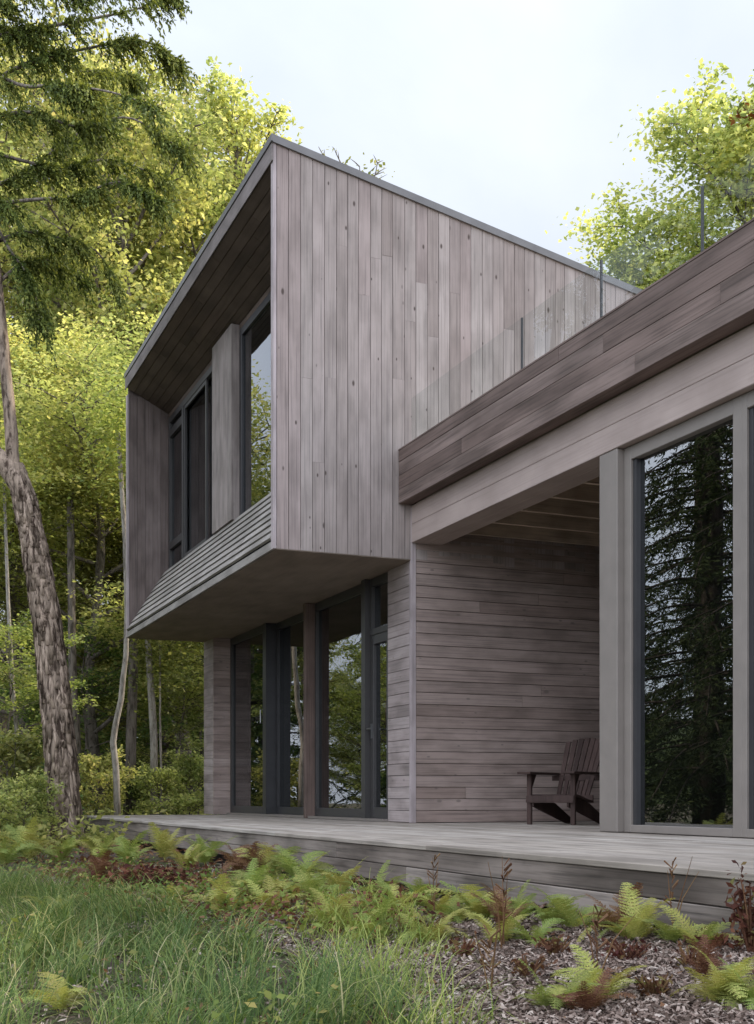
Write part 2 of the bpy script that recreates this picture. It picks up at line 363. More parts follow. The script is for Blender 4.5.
for i in range(n):
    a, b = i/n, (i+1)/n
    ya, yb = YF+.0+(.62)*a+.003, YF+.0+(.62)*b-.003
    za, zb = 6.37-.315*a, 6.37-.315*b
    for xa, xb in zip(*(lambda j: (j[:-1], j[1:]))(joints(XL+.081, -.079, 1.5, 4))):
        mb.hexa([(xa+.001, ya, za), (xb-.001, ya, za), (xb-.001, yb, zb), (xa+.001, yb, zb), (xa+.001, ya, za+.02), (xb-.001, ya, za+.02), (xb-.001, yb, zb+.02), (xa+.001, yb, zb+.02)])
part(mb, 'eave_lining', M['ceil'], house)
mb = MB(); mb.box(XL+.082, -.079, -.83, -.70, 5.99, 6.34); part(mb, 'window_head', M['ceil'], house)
# sloping slatted sill
zs0, zs1, ys0, ys1 = 2.735, 3.66, YF+.012, -.862
mb = MB(); n = 8
for i in range(n):
    a, b = i/n+.006, (i+1)/n-.016
    nrm = np.array([0, -(zs1-zs0), (ys1-ys0)]); nrm /= np.linalg.norm(nrm); nrm *= .026
    A = np.array([0, ys0+(ys1-ys0)*a, zs0+(zs1-zs0)*a]); B = np.array([0, ys0+(ys1-ys0)*b, zs0+(zs1-zs0)*b])
    tip = nrm*.4    # lower edge kicks out a little, like lapped boards
    for xa, xb in zip(*(lambda j: (j[:-1], j[1:]))(joints(XL+.083, -.079, 2.2, 5))):
        P = [A+tip, A+tip, B, B]; Q = [A+nrm+tip, A+nrm+tip, B+nrm, B+nrm]; X = [xa+.001, xb-.001, xb-.001, xa+.001]
        mb.hexa([(X[k], P[k][1], P[k][2]) for k in range(4)] + [(X[k], Q[k][1], Q[k][2]) for k in range(4)])
part(mb, 'slatted_sill', M['slat'], house, 'sloping sill of pale grey slats below the upper windows')
mb = MB(); mb.prism([(ys0+.03, ZB+.03), (-.72, ZB+.03), (-.72, zs1-.03), (ys1+.02, zs1-.03), (ys0+.03, zs0-.02)], XL+.082, -.079, 'x')
part(mb, 'sill_backing', M['dark'], house)
mb = MB(); mb.box(XL-.02, -.0005, YF+.0005, YF+.028, ZB-.0025, ZB+.075)
part(mb, 'edge_board', M['slat'], house)
# soffit below the box
mb = MB(); xs = [XL+.0, -4.75, -2.35, -.004]
for a, b in zip(xs[:-1], xs[1:]): mb.box(a+.002, b-.002, YF+.03, .8, ZB-.008, ZB+.028)
part(mb, 'soffit', M['soffit'], house, 'flat brown underside of the overhanging upper box')

# upper windows (plane y = -0.8)
YW = -.80
def frame_rect(mb, x0, x1, z0, z1, y0, y1, w, wb=None, wt=None):
    wb = wb or w; wt = wt or w
    mb.box(x0, x0+w, y0, y1, z0, z1); mb.box(x1-w, x1, y0, y1, z0, z1)
    mb.box(x0+w, x1-w, y0+.001, y1-.001, z0, z0+wb); mb.box(x0+w, x1-w, y0+.001, y1-.001, z1-wt, z1)
def pane(name, x0, x1, z0, z1, y, parent, mat='pane', tilt=0.):
    mb = MB(); h = .003
    mb.hexa([(x0, y-h, z0), (x1, y-h+tilt, z0), (x1, y+h+tilt, z0), (x0, y+h, z0), (x0, y-h, z1), (x1, y-h+tilt, z1), (x1, y+h+tilt, z1), (x0, y+h, z1)])
    return part(mb, name, M[mat], parent)
zb, zt = 3.64, 6.0
xm = -6.20; xp0, xp1 = -4.20, -3.29
# sliding window left of the pier
mb = MB(); frame_rect(mb, XL+.081, xp0-.001, zb, zt, YW-.03, YW+.07, .07, .07, .1)
mb.box(xm-.045, xm+.045, YW-.035, YW+.06, zb+.0705, zt-.1005)
mb.box(XL+.152, xm-.046, YW-.031, YW+.05, 5.68, 5.80); mb.box(XL+.152, xm-.046, YW-.031, YW+.05, 3.99, 4.10)
win = part(mb, 'window', M['gframe'], house, 'upper sliding window with a dark screen left of the boarded pier', bevel=.004)
pane('pane', XL+.1525, xm-.0465, zb+.0705, 3.9895, YW+.01, win); pane('pane', XL+.1525, xm-.0465, 4.1005, 5.6795, YW+.01, win); pane('pane', XL+.1525, xm-.0465, 5.8005, zt-.1005, YW+.01, win)
pane('pane', xm+.0455, xp0-.072, zb+.0705, zt-.1005, YW+.03, win)
mb = MB(); frame_rect(mb, xm+.047, -4.90, zb+.072, zt-.102, YW-.022, YW+.006, .05); 
part(mb, 'sash', M['gframe'], win)
mb = MB(); mb.box(xm+.098, -4.952, YW+.05, YW+.053, zb+.123, zt-.153); part(mb, 'insect_screen', M['screen'], win)
# window right of the pier
mb = MB(); frame_rect(mb, xp1+.001, -.0795, zb, zt, YW-.03, YW+.07, .09, .07, .1); mb.box(-1.75, -1.66, YW-.031, YW+.06, zb+.0705, zt-.1005)
win = part(mb, 'window', M['dframe'], house, 'upper window in a black frame right of the boarded pier', bevel=.004)
pane('pane', xp1+.0915, -1.7505, zb+.0705, zt-.1005, YW+.0, win); pane('pane', -1.6595, -.17, zb+.0705, zt-.1005, YW, win)
# pier between them, clad in vertical boards
mb = MB(); xs = np.linspace(xp0, xp1, 6)
for a, b in zip(xs[:-1], xs[1:]): mb.box(a+.002, b-.002, -.93, -.905, 3.66, 6.06)
for a, b in ((-.904, -.83), (-.828, -.72)): mb.box(xp1-.03, xp1-.0005, a, b, 3.66, 6.055)
mb.box(xp0+.0005, xp1-.031, -.904, -.70, 3.655, 6.05)
part(mb, 'window_pier', M['pierclad'], house, 'boarded pier between the two upper windows')
# upper room behind the windows
def shell(x0, x1, y0, y1, z0, z1, parent, t=.06):
    mb = MB(); mb.box(x0, x1, y1, y1+t, z0, z1); mb.box(x0-t, x0-.001, y0, y1+t, z0, z1); mb.box(x1+.001, x1+t, y0, y1+t, z0, z1)
    part(mb, 'interior_wall', M['interior'], parent)
    mb = MB(); mb.box(x0-t, x1+t, y0, y1+t, z1+.001, z1+t); part(mb, 'interior_ceiling', M['interior'], parent)
    mb = MB(); mb.box(x0-t, x1+t, y0, y1+t, z0-t, z0-.001); part(mb, 'interior_floor', M['ifloor'], parent)
shell(XL+.23, -.28, -.69, 3.2, 2.9, 5.45+.2, house)

# lower storey under the box
YG_ = .06
mb = MB()
zz = rows(.004, ZB-.01, .1195, 0)
for (z0, z1) in zz: mb.box(-.6, -.045, -.002+rng.uniform(-.0015, .0015), .02, z0+.0025, z1-.0025)
part(mb, 'corner_pier', M['front'], house, 'narrow pier of horizontal boards at the outer corner', bevel=.002)
mb = MB(); mb.box(-.6, -.046, .021, .35, .002, ZB-.01); part(mb, 'wall_backing', M['dark'], house)
mb = MB(); mb.box(-.044, .006, -.008, .048, .001, 3.17); part(mb, 'corner_board', M['trim'], house, bevel=.003)
mb = MB()
for (z0, z1) in rows(.004, 3.05, .1195, 0):
    for a, b in zip(*(lambda j: (j[:-1], j[1:]))(joints(.05, 4.6, 1.6, 4.0))):
        tl = rng.uniform(.002, .006)
        x = rng.uniform(-.0015, .0015)
        mb.hexa([(-.02, a+.001, z0+.002), (x+tl, a+.001, z0+.002), (x+tl, b-.001, z0+.002), (-.02, b-.001, z0+.002), (-.02, a+.001, z1-.0025), (x, a+.001, z1-.0025), (x, b-.001, z1-.0025), (-.02, b-.001, z1-.0025)])
part(mb, 'porch_wall', M['porch'], house, 'porch wall of horizontal dusky brown boards', bevel=.0015)
mb = MB(); mb.box(-.10, -.022, .05, 5.9, .002, 3.17); part(mb, 'wall_backing', M['dark'], house)
# wing wall at the far end
mb = MB()
for (z0, z1) in rows(.004, ZB-.01, .1195, 0):
    mb.box(XL, -6.621, -.262, -.242, z0+.002, z1-.002)
mb.box(XL+.002, -6.621, -.2415, 5.9, .002, ZB-.011)
w_ = part(mb, 'wing_wall', M['front'], house, 'short boarded wing wall closing the far end of the glazing')

mb = MB()
for (z0, z1) in rows(.004, ZB-.01, .1195, 0): mb.box(-6.62, -6.60, -.262, .30, z0+.002, z1-.002)
part(mb, 'return_boards', M['porch'], w_)
# lower glazing (plane y = 0.06)
zh = ZB-.012
def door(x0, x1, y, w, name, mat, label, handle=None, hz=1.0, z0=.03, z1=zh, wb=.1, depth=.07):
    mb = MB(); frame_rect(mb, x0, x1, z0, z1, y-depth/2, y+depth/2, w, wb, .1)
    d = part(mb, name, M[mat], house, label, bevel=.004)
    pane('pane', x0+w+.0005, x1-w-.0005, z0+wb+.0005, z1-.1005, y, d)
    if handle:
        mb = MB(); mb.tube([(handle, y-depth/2-.002, hz-.02), (handle, y-depth/2-.045, hz-.02), (handle, y-depth/2-.045, hz+.16), (handle, y-depth/2-.002, hz+.16)], .009, 8)
        part(mb, 'handle', M['steel'], d)
    return d
xa = -6.598; xb = xat(266, .02); xc = -3.045
door(xa, xb, .03, .075, 'sliding_door', 'gframe', 'far sliding glass door leaf next to the wing wall', handle=xb-.035, hz=1.3)
mb = MB(); mb.box(xb+.001, xb+.12, -.02, .24, .03, zh); part(mb, 'door_jamb', M['dframe'], house)
door(xb+.122, xc-.001, .16, .07, 'sliding_door', 'dframe', 'glass door leaf set back beside the brown timber post')
mb = MB(); mb.box(xc, -2.955, -.085, .10, .003, zh); part(mb, 'timber_post', M['post'], house, 'reddish brown timber post between the lower glass doors', bevel=.004)
xd = xat(361, .06)+.24
door(-2.953, xd, .07, .055, 'fixed_window', 'gframe', 'tall fixed glass panel right of the brown post', depth=.08)
mb = MB(); mb.box(xd+.001, xd+.11, -.035, .12, .03, zh); part(mb, 'mullion', M['gframe'], house)
xe0, xe1 = xd+.112, -.602
mb = MB(); frame_rect(mb, xe0, xe1, 2.02, zh, .02, .1, .06, .07, .09)
w = part(mb, 'transom_window', M['gframe'], house, bevel=.004); pane('pane', xe0+.0605, xe1-.0605, 2.0905, zh-.0905, .06, w)
d = door(xe0, xe1, .06, .1, 'glass_door', 'gframe', 'narrow hinged glass door with lever handle beside the corner pier', z1=2.018, wb=.12)
mb = MB(); mb.tube([(xe0+.05, .022, 1.0), (xe0+.05, -.03, 1.0), (xe0+.17, -.035, 1.0)], .010, 8); mb.box(xe0+.03, xe0+.07, .012, .0245, .9, 1.06); part(mb, 'handle', M['steel'], d)
mb = MB(); mb.box(-6.598, -.602, -.06, .2, .002, .029); part(mb, 'door_sill', M['tframe'], house)
shell(-6.52, -.68, .26, 4.6, .03, 2.62, house)

# porch and glazed wing
XE = 13.0
mb = MB(); mb.box(.004, XE, -.003, .17, 2.815, 2.998); mb.box(.004, XE, -.0015, .169, 3.0, 3.19); mb.box(.004, XE, .171, .33, 2.8155, 3.19)
part(mb, 'beam', M['beam'], house, 'long grey timber beam over the porch and glazed wing', bevel=.004)
mb = MB()
for (z0, z1) in ((3.194, 3.331), (3.334, 3.470), (3.473, 3.609), (3.612, 3.722)):
    for a, b in zip(*(lambda j: (j[:-1], j[1:]))(joints(.006, XE, 2.6, 4.6))): mb.box(a+.001, b-.001, -.144+rng.uniform(-.002, .002), -.12, z0, z1)
mb.box(.006, .03, -.119, .1, 3.194, 3.72)
par = part(mb, 'parapet', M['parapet'], house, 'dark brown horizontal boards of the terrace parapet', bevel=.002)
mb = MB(); mb.box(.0065, XE, -.148, .06, 3.724, 3.738); part(mb, 'parapet_cap', M['parapet'], par)
mb = MB(); mb.box(.031, XE, -.1195, -.004, 3.196, 3.72); mb.box(.031, XE, -.0035, .04, 3.30, 3.72); part(mb, 'parapet_backing', M['parapet'], par)
mb = MB(); mb.box(.0275, XE, .041, YB, 3.205, 3.30); part(mb, 'terrace_floor', M['deck'], house)
for i in range(9):
    x = .10+.545*i
    if x > 3.2: break
    mb = MB(); mb.box(x, x+.045, .332, 4.6, 2.93, 3.17); part(mb, 'joist', M['joist'], house)
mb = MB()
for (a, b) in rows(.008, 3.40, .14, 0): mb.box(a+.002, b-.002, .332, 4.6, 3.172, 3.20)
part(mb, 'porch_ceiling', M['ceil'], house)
mb = MB(); 
for (z0, z1) in rows(.004, 3.17, .1195, 0): mb.box(.01, 3.41, 4.601, 4.62, z0+.002, z1-.002)
mb.box(.01, 3.41, 4.621, 4.7, .003, 3.17)
part(mb, 'porch_back_wall', M['porch'], house)
mb = MB(); mb.box(3.405, 3.64, .002, .24, .003, 2.813); part(mb, 'post', M['tframe'], house, 'square grey post at the corner of the glazed wing', bevel=.006)
mb = MB(); mb.box(3.42, 3.52, .242, 4.7, .003, 3.17); part(mb, 'wing_side_wall', M['porch'], house)
YP = .06
xx = [3.641, 4.893+.055, 6.25, 7.55, 8.85, 10.15, 11.45]
for i in range(6):
    a, b = xx[i], xx[i+1]
    mb = MB(); frame_rect(mb, a+.001, b, .004, 2.812, YP, YP+.12, .088 if i == 0 else .045, .055, .1)
    w_ = .088 if i == 0 else .045
    lab = ['glass door panel beside the square grey post', None][min(i, 1)]
    d = part(mb, 'glass_door', M['tframe'], house, lab, bevel=.004)
    pane('pane', a+w_+.0425, b-.0555, .0595, 2.7115, YP+.06, d)
    mb = MB(); mb.box(a+w_+.001, a+w_+.042, YP+.02, YP+.09, .056, 2.714); part(mb, 'gasket', M['dframe'], d)
    if i == 0:
        mb = MB(); mb.tube([(a+.24, YP+.40, .85), (a+.24, YP+.36, .85), (a+.24, YP+.36, 1.15), (a+.24, YP+.40, 1.15)], .008, 6); part(mb, 'handle', M['steel'], d)
# wing interior with a gathered curtain near the first door
shell(3.58, XE-.1, .30, 4.5, .02, 2.79, house)
mb = MB(); pts = []
for k in range(40):
    pts.append((4.02+k*.012, 1.0+.03*math.sin(k*1.4)))
base = len(mb.v)
for (x, y) in pts: mb.v += [(x, y, .06), (x, y, 2.72), (x+.004, y+.006, .06), (x+.004, y+.006, 2.72)]
for k in range(39):
    b = base+4*k; mb.f += [(b, b+4, b+5, b+1), (b+2, b+3, b+7, b+6)]
mb.f += [(base, base+1, base+3, base+2), (base+156, base+158, base+159, base+157)]
part(mb, 'curtain', M['curtain'], house)
mb = MB(); mb.box(XE-.0, XE+.12, -.003, YB, .0, 3.19); mb.box(.03, XE, YB, YB+.1, 0, 3.19); mb.box(XL, .02, YB+.001, YB+.1, 0, zroof(YB)-.1); part(mb, 'back_wall', M['interior'], house)
# frameless glass railing on the terrace
xr = [.10]+[.10+1.19*k for k in range(1, 11)]
j0 = xat(522, -.02); off = j0-.10-1.19*2
mb = MB(); mb.box(.08, 12.0, -.06, .02, 3.739, 3.77); rail = part(mb, 'glass_railing', M['coping'], house, 'frameless clear glass railing along the terrace edge')
for k in range(1, 10):
    a = .05 if k == 1 else xr[k]+off
    b = xr[k+1]+off
    mb = MB(); mb.box(a+.008, b-.008, -.026, -.014, 3.775, 4.25); part(mb, 'glass_panel', M['rail'], rail, bevel=0)
    mb = MB(); mb.box(b-.0075, b+.0075, -.028, -.012, 3.79, 4.252); part(mb, 'panel_joint', M['dframe'], rail)

# ------------------------------------------------------------------ deck
deck = empty('deck', (0, -1, -.2), 0, 'low weathered timber deck running along the foot of the house', 'deck')
dk = (0, 1, .2)
def dpart(mb, name, mat, **k):
    mb.v = [(x, y+1, z+.2) for (x, y, z) in mb.v]; return part(mb, name, mat, deck, **k)
mb = MB()
for (y0, y1) in rows(-2.265, 4.6, .14, 0):
    x0 = -6.53 if y1 < .0 else -6.53
    for a, b in zip(*(lambda j: (j[:-1], j[1:]))(joints(x0, XE+1, 2.4, 4.8))):
        mb.box(a+.001, b-.001, y0+.0025, y1-.0025, -.028, rng.uniform(-.002, 0))
dpart(mb, 'deck_boards', M['deck'], bevel=.003)
mb = MB()
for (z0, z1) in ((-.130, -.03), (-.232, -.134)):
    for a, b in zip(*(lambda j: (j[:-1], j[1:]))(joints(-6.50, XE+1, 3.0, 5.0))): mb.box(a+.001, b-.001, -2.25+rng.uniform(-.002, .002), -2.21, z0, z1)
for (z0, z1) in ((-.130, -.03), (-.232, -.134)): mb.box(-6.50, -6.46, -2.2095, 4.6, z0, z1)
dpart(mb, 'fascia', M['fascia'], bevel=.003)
mb = MB(); mb.box(-6.4, XE+1, -2.14, -2.10, -.6, -.03); mb.box(-6.44, -6.40, -2.14, 4.6, -.6, -.03); dpart(mb, 'dark_gap_sheet', M['dark'])  # dark sheet added in place of the shade in the gap under the deck

# ------------------------------------------------------------------ chair
def make_chair(loc, rz):
    c = empty('adirondack_chair', loc, rz, 'dark brown slatted lounge chair standing on the porch by the boarded wall', 'chair')
    m = M['chair']; f = -.0   # local: faces +y, front legs at y = 0
    W = .225
    for s in (-1, 1):
        mb = MB(); mb.box(s*W-.023, s*W+.023, -.02, .012, 0, .475); part(mb, 'leg', m, c, bevel=.004)
        mb = MB()   # stringer from under the seat front down to the floor at the back
        x0, x1 = s*(W-.045)-.011, s*(W-.045)+.011
        mb.prism([(.02, .17), (.02, .262), (-.18, .245), (-.45, .20), (-.82, .05), (-.82, 0), (-.70, 0)], x0, x1, 'x'); part(mb, 'side_rail', m, c, bevel=.003)
        mb = MB(); z0, z1 = .475, .497
        poly = [(s*(W-.07), .12), (s*(W+.07), .12), (s*(W+.085), .0), (s*(W+.06), -.35), (s*(W+.02), -.62), (s*(W-.04), -.62), (s*(W-.045), -.2)]
        mb.prism(poly, z0, z1, 'z'); part(mb, 'armrest', m, c, bevel=.004)
        mb = MB(); mb.prism([(-.02, .475), (-.02, .33), (-.05, .36), (-.13, .475)], s*(W+.0)-.01, s*(W+.0)+.01, 'x'); part(mb, 'arm_bracket', m, c)
    mb = MB()
    prof = [(.04, .225), (.025, .275), (-.06, .285), (-.15, .27), (-.24, .25), (-.33, .235), (-.42, .225)]
    for (ya, za), (yb, zb_) in zip(prof[:-1], prof[1:]):
        ya -= .003; yb += .003
        mb.hexa([(-.245, ya, za-.02), (.245, ya, za-.02), (.245, yb, zb_-.02), (-.245, yb, zb_-.02), (-.245, ya, za), (.245, ya, za), (.245, yb, zb_), (-.245, yb, zb_)])
    part(mb, 'seat', m, c, bevel=.003)
    mb = MB(); ns = 7
    for i in range(ns):
        u = (i-(ns-1)/2)/((ns-1)/2); xb0 = u*.15; xt0 = u*.185; h = .845-.035*u*u
        w0, w1 = .019, .0265; dy = -.03*(1-u*u)
        yb, yt = -.44, -.44-.36*(h-.24)/.62
        mb.hexa([(xb0-w0, yb+dy, .22), (xb0+w0, yb+dy, .22), (xb0+w0, yb+dy-.02, .22), (xb0-w0, yb+dy-.02, .22), (xt0-w1, yt+dy, h), (xt0+w1, yt+dy, h), (xt0+w1, yt+dy-.02, h), (xt0-w1, yt+dy-.02, h)])
    mb.box(-.27, .27, -.60, -.575, .42, .473); mb.box(-.22, .22, -.475, -.452, .22, .28)
    part(mb, 'backrest', m, c, bevel=.003)
    return c
ch = at(551, 826, 11.45)
# facing: left in the picture and towards the camera
fd = -RT*.56 - FW*.83
make_chair((ch[0], ch[1], .001), math.atan2(fd[1], fd[0]) - math.pi/2)

# ------------------------------------------------------------------ ground, lake, hills
def axis(n, c, lo, hi, k):
    t = np.linspace(-1, 1, n); s = np.sinh(t*k)/math.sinh(k)
    return np.where(s < 0, c + s*(c-lo), c + s*(hi-c))
gx = axis(260, 3., -260, 260, 4.2); gy = axis(260, -3., -190, 220, 4.2)
GX, GY = np.meshgrid(gx, gy); GZ = ground(GX, GY)
GZ = GZ + .015*np.sin(GX*9.1)*np.sin(GY*8.3+GX)*(np.abs(GX) < 30)
under = (GY > -2.24) & (GY < 5.8) & (GX > -6.2) & (GX < 13.5); GZ = np.where(under, np.minimum(GZ, -.33), GZ)
mb = MB(); mb.v = [tuple(q) for q in np.stack([GX, GY, GZ], -1).reshape(-1, 3)]
nx = len(gx); mb.f = [(j*nx+i, j*nx+i+1, (j+1)*nx+i+1, (j+1)*nx+i) for j in range(len(gy)-1) for i in range(nx-1)]
tag(mb.build('ground', M['soil'], smooth=True, fixn=False), kind='structure')
mb = MB(); mb.box(-260, 260, -189, -14.2, -1.9, -1.62); tag(mb.build('lake_water', M['water']), kind='structure')
mb = MB(); npt = 60; xs = np.linspace(-260, 260, npt)
for i, x in enumerate(xs):
    hh = 14+9*math.sin(i*.31)+5*math.sin(i*.83+1)+2*math.sin(i*2.1)
    mb.v += [(x, -165, -2), (x, -172, hh*.6), (x, -182, hh), (x, -189, -2)]
for i in range(npt-1):
    for k in range(3): b = i*4+k; mb.f.append((b, b+4, b+5, b+1))
tag(mb.build('far_shore_hills', M['needle'], smooth=True), kind='structure')

# ------------------------------------------------------------------ foliage generators
def unit(v): return v/(np.linalg.norm(v, axis=-1, keepdims=True)+1e-9)
def leaf_quads(P, size, rs, up=.6, ratio=.62, sj=.55):
    n = len(P)
    nrm = unit(rs.normal(size=(n, 3)) + np.array([0, 0, up*2.2]))
    a = unit(np.cross(nrm, rs.normal(size=(n, 3)))); b = np.cross(nrm, a)
    s = size*(1+rs.uniform(-sj, sj, n))[:, None]
    a = a*s*.5; b = b*s*.5*ratio
    return np.stack([P-a, P+b-a*.1+nrm*s*.06, P+a, P-b-a*.1+nrm*s*.06], 1)
def gen_tree(seed, h, base, rad, nleaf, lsize, trunk_r=None, dense=1., nl=None, spread=.42, flat=.36, lean=0., up=.6, droop=0., limb_up=1.0):
    """returns trunk MB and leaf-quad array for a broadleaf tree standing at the origin"""
    rs = np.random.RandomState(seed); rg = random.Random(seed)
    tr = trunk_r or h*.011+.02
    mb = MB(); K = 12; ph = rg.uniform(0, 6)
    ax = [np.array([lean*h*(k/K)**1.5+.012*h*math.sin(ph+k*.9), .012*h*math.cos(ph*1.3+k*.8), h*.96*k/K-.15*(k == 0)]) for k in range(K+1)]
    mb.tube(ax, [tr*(1.25 if k == 0 else 1)*(1-.9*k/K)+.008 for k in range(K+1)], 9)
    clusters = []
    nl = nl or int(14+h*1.6)
    for i in range(nl):
        t = base/h + (1-base/h)*((i+.5)/nl)**.9*.98
        f = t*K; k = int(min(f, K-1)); p0 = ax[k]*(1-(f-k)) + ax[k+1]*(f-k)
        s = (t-base/h)/(1-base/h)
        prof = (math.sin(math.pi*(.12+.80*s**.8)))**.75
        Ln = rad*prof*rg.uniform(.7, 1.12)
        az = i*2.399+rg.uniform(-.5, .5); el = R(8+50*s*limb_up)+rg.uniform(-.15, .2)
        d = np.array([math.cos(az)*math.cos(el), math.sin(az)*math.cos(el), math.sin(el)])
        path = [p0]; q = p0.copy(); dd = d.copy(); m = 6
        for j in range(m):
            dd = unit(dd + np.array([rg.uniform(-.22, .22), rg.uniform(-.22, .22), rg.uniform(-.1, .14)-droop*.2])); q = q+dd*Ln/m; path.append(q)
        r0 = min(tr*.45*(1-.6*s), .02+Ln*.014)
        mb.tube(path, [r0*(1-.85*j/m)+.004 for j in range(m+1)], 5, cap=False)
        for j in range(2, m+1):
            for sgn in (-1, 1):
                if rg.random() > .92*dense: continue
                side = unit(np.cross(dd, [0, 0, 1.]))*sgn
                ln = Ln*spread*(1.1-.6*j/m)*rg.uniform(.5, 1.2)
                e = path[j] + (side*.85 + dd*.6 + np.array([0, 0, rg.uniform(-.15, .25)-droop*.3]))*ln
                mb.tube([path[j], (path[j]+e)/2+np.array([0, 0, ln*.06]), e], [r0*.35+.003, r0*.2+.003, .003], 4, cap=False)
                clusters += [(e, ln*.62), ((path[j]+e)/2, ln*.5)]
        clusters.append((path[-1], Ln*.2))
    C = np.array([c for c, _ in clusters]); S = np.array([max(s_, .12) for _, s_ in clusters])
    w = S**1.6; w /= w.sum()
    idx = rs.choice(len(C), nleaf, p=w)
    P = C[idx] + rs.normal(size=(nleaf, 3))*S[idx][:, None]*np.array([.5, .5, flat*.85])
    P[:, 2] = np.maximum(P[:, 2], .15)
    return mb, leaf_quads(P, lsize, rs, up)
def gen_conifer(seed, h, rad, base, ntw, nlf, ln=.16, wd=.035):
    rs = np.random.RandomState(seed); rg = random.Random(seed); mb = MB()
    mb.tube([(0, 0, -.2), (0, 0, h*.3), (.05, 0, h*.7), (.05, .03, h)], [h*.016, h*.013, h*.007, .01], 8)
    Q = []
    nw = int((h-base)/.42)
    for w in range(nw):
        z = base+(h-base)*w/nw; L = rad*(1-(z-base)/(h-base))**.8*rg.uniform(.75, 1.1)+.15
        for b in range(5):
            az = w*1.1+b*2*math.pi/5+rg.uniform(-.4, .4)
            m = 6; path = []
            for j in range(m+1):
                t = j/m; path.append(np.array([math.cos(az)*L*t, math.sin(az)*L*t, z + L*(.10*t-.42*t*t)]))
            mb.tube(path, [.025*(1-.8*j/m)*min(1, L/1.5)+.004 for j in range(m+1)], 4, cap=False)
            n = int(ntw*L)
            t = rs.uniform(.12, 1, n)
            base_p = np.array([np.interp(t, np.linspace(0, 1, m+1), [p[k] for p in path]) for k in range(3)]).T
            side = np.array([-math.sin(az), math.cos(az), 0.]); fwd = np.array([math.cos(az), math.sin(az), -.35])
            sg = rs.choice([-1, 1], n)[:, None]
            dirs = unit(side*sg*rs.uniform(.4, 1, n)[:, None] + fwd*rs.uniform(.4, 1, n)[:, None] + rs.normal(size=(n, 3))*.15 - np.array([0, 0, .25]))
            tl = L*.33*rs.uniform(.4, 1, n)*(1.15-t)
            for q in range(nlf):
                s_ = (q+rs.uniform(0, 1, n))/nlf
                P = base_p + dirs*(tl*s_)[:, None] - np.array([0, 0, 1.])*(tl*s_*s_*.35)[:, None]
                d2 = unit(dirs + rs.normal(size=(n, 3))*.5); nr = unit(np.cross(d2, rs.normal(size=(n, 3))*.6+np.array([0, 0, .0])))
                a = d2*ln*rs.uniform(.6, 1.2, n)[:, None]; b_ = nr*wd*.5
                Q.append(np.stack([P-b_*.6, P+a*.5-b_, P+a, P+a*.5+b_], 1))
    return mb, np.concatenate(Q)

LIB = {}
def lib(key, gen, bark_m, leaf_m):
    mb, q = gen
    LIB[key] = (mb.mesh(key+'_trunk', M[bark_m], True), quads_mesh(key+'_crown', q, M[leaf_m]), q)
lib('tallA', gen_tree(11, 18, 5.0, 4.6, 46000, .115), 'bark2', 'yleaf')
lib('tallB', gen_tree(12, 17, 4.0, 4.2, 46000, .12), 'bark2', 'yleaf')
lib('tallC', gen_tree(13, 20, 6.0, 5.0, 46000, .115), 'bark2', 'mleaf')
lib('midA', gen_tree(14, 9, 1.6, 3.4, 62000, .078, spread=.5, flat=.22, up=1.1, limb_up=.6), 'bark2', 'yleaf')
lib('midB', gen_tree(15, 8, 1.2, 3.2, 62000, .078, spread=.5, flat=.2, up=1.1, limb_up=.5), 'bark2', 'mleaf')
lib('sapA', gen_tree(16, 4.6, .7, 2.0, 12000, .08, spread=.5, flat=.2, up=1.2, limb_up=.4, trunk_r=.03), 'bark2', 'mleaf')
lib('sapB', gen_tree(17, 4.0, .6, 1.9, 11000, .08, spread=.5, flat=.2, up=1.2, limb_up=.4, trunk_r=.028), 'bark2', 'dleaf')
lib('bushA', gen_tree(18, 1.3, .1, .85, 4200, .075, spread=.5, flat=.5, nl=22, trunk_r=.014), 'bark2', 'mleaf')
lib('bushB', gen_tree(19, 1.1, .1, .8, 3600, .07, spread=.5, flat=.4, nl=20, trunk_r=.012), 'bark2', 'dleaf')
lib('sparse', gen_tree(20, 20, 9, 3.0, 900, .12, dense=.6, nl=26), 'bark2', 'mleaf')
lib('maple', gen_tree(21, 16, 4.5, 5.0, 125000, .125, spread=.45, flat=.34, nl=44, up=.8), 'bark2', 'mleaf')
lib('con', gen_conifer(22, 15, 3.1, 1.7, 19, 8, .13, .028), 'bark2', 'needle')
lib('con2', gen_conifer(23, 12, 2.5, 1.4, 20, 7, .12, .026), 'bark2', 'needle')

def tree(kind, px, d, scale, rz, name, label, cat='tree', group=None, crown=None, sz=None, xy=None, bark_m=None):
    if xy is None: p = at(px, 800, d); x, y = p[0], p[1]
    else: x, y = xy
    o = empty(name, (x, y, float(ground(x, y))-.03), rz, label, cat, group)
    o.scale = (scale, scale, scale*(sz or 1))
    t, c, _ = LIB[kind]
    for nm, me in (('trunk', t), ('crown', c)):
        k = link(nm, me, o)
        mm = crown if nm == 'crown' else bark_m
        if mm: k.material_slots[0].link = 'OBJECT'; k.material_slots[0].material = M[mm]
    return o

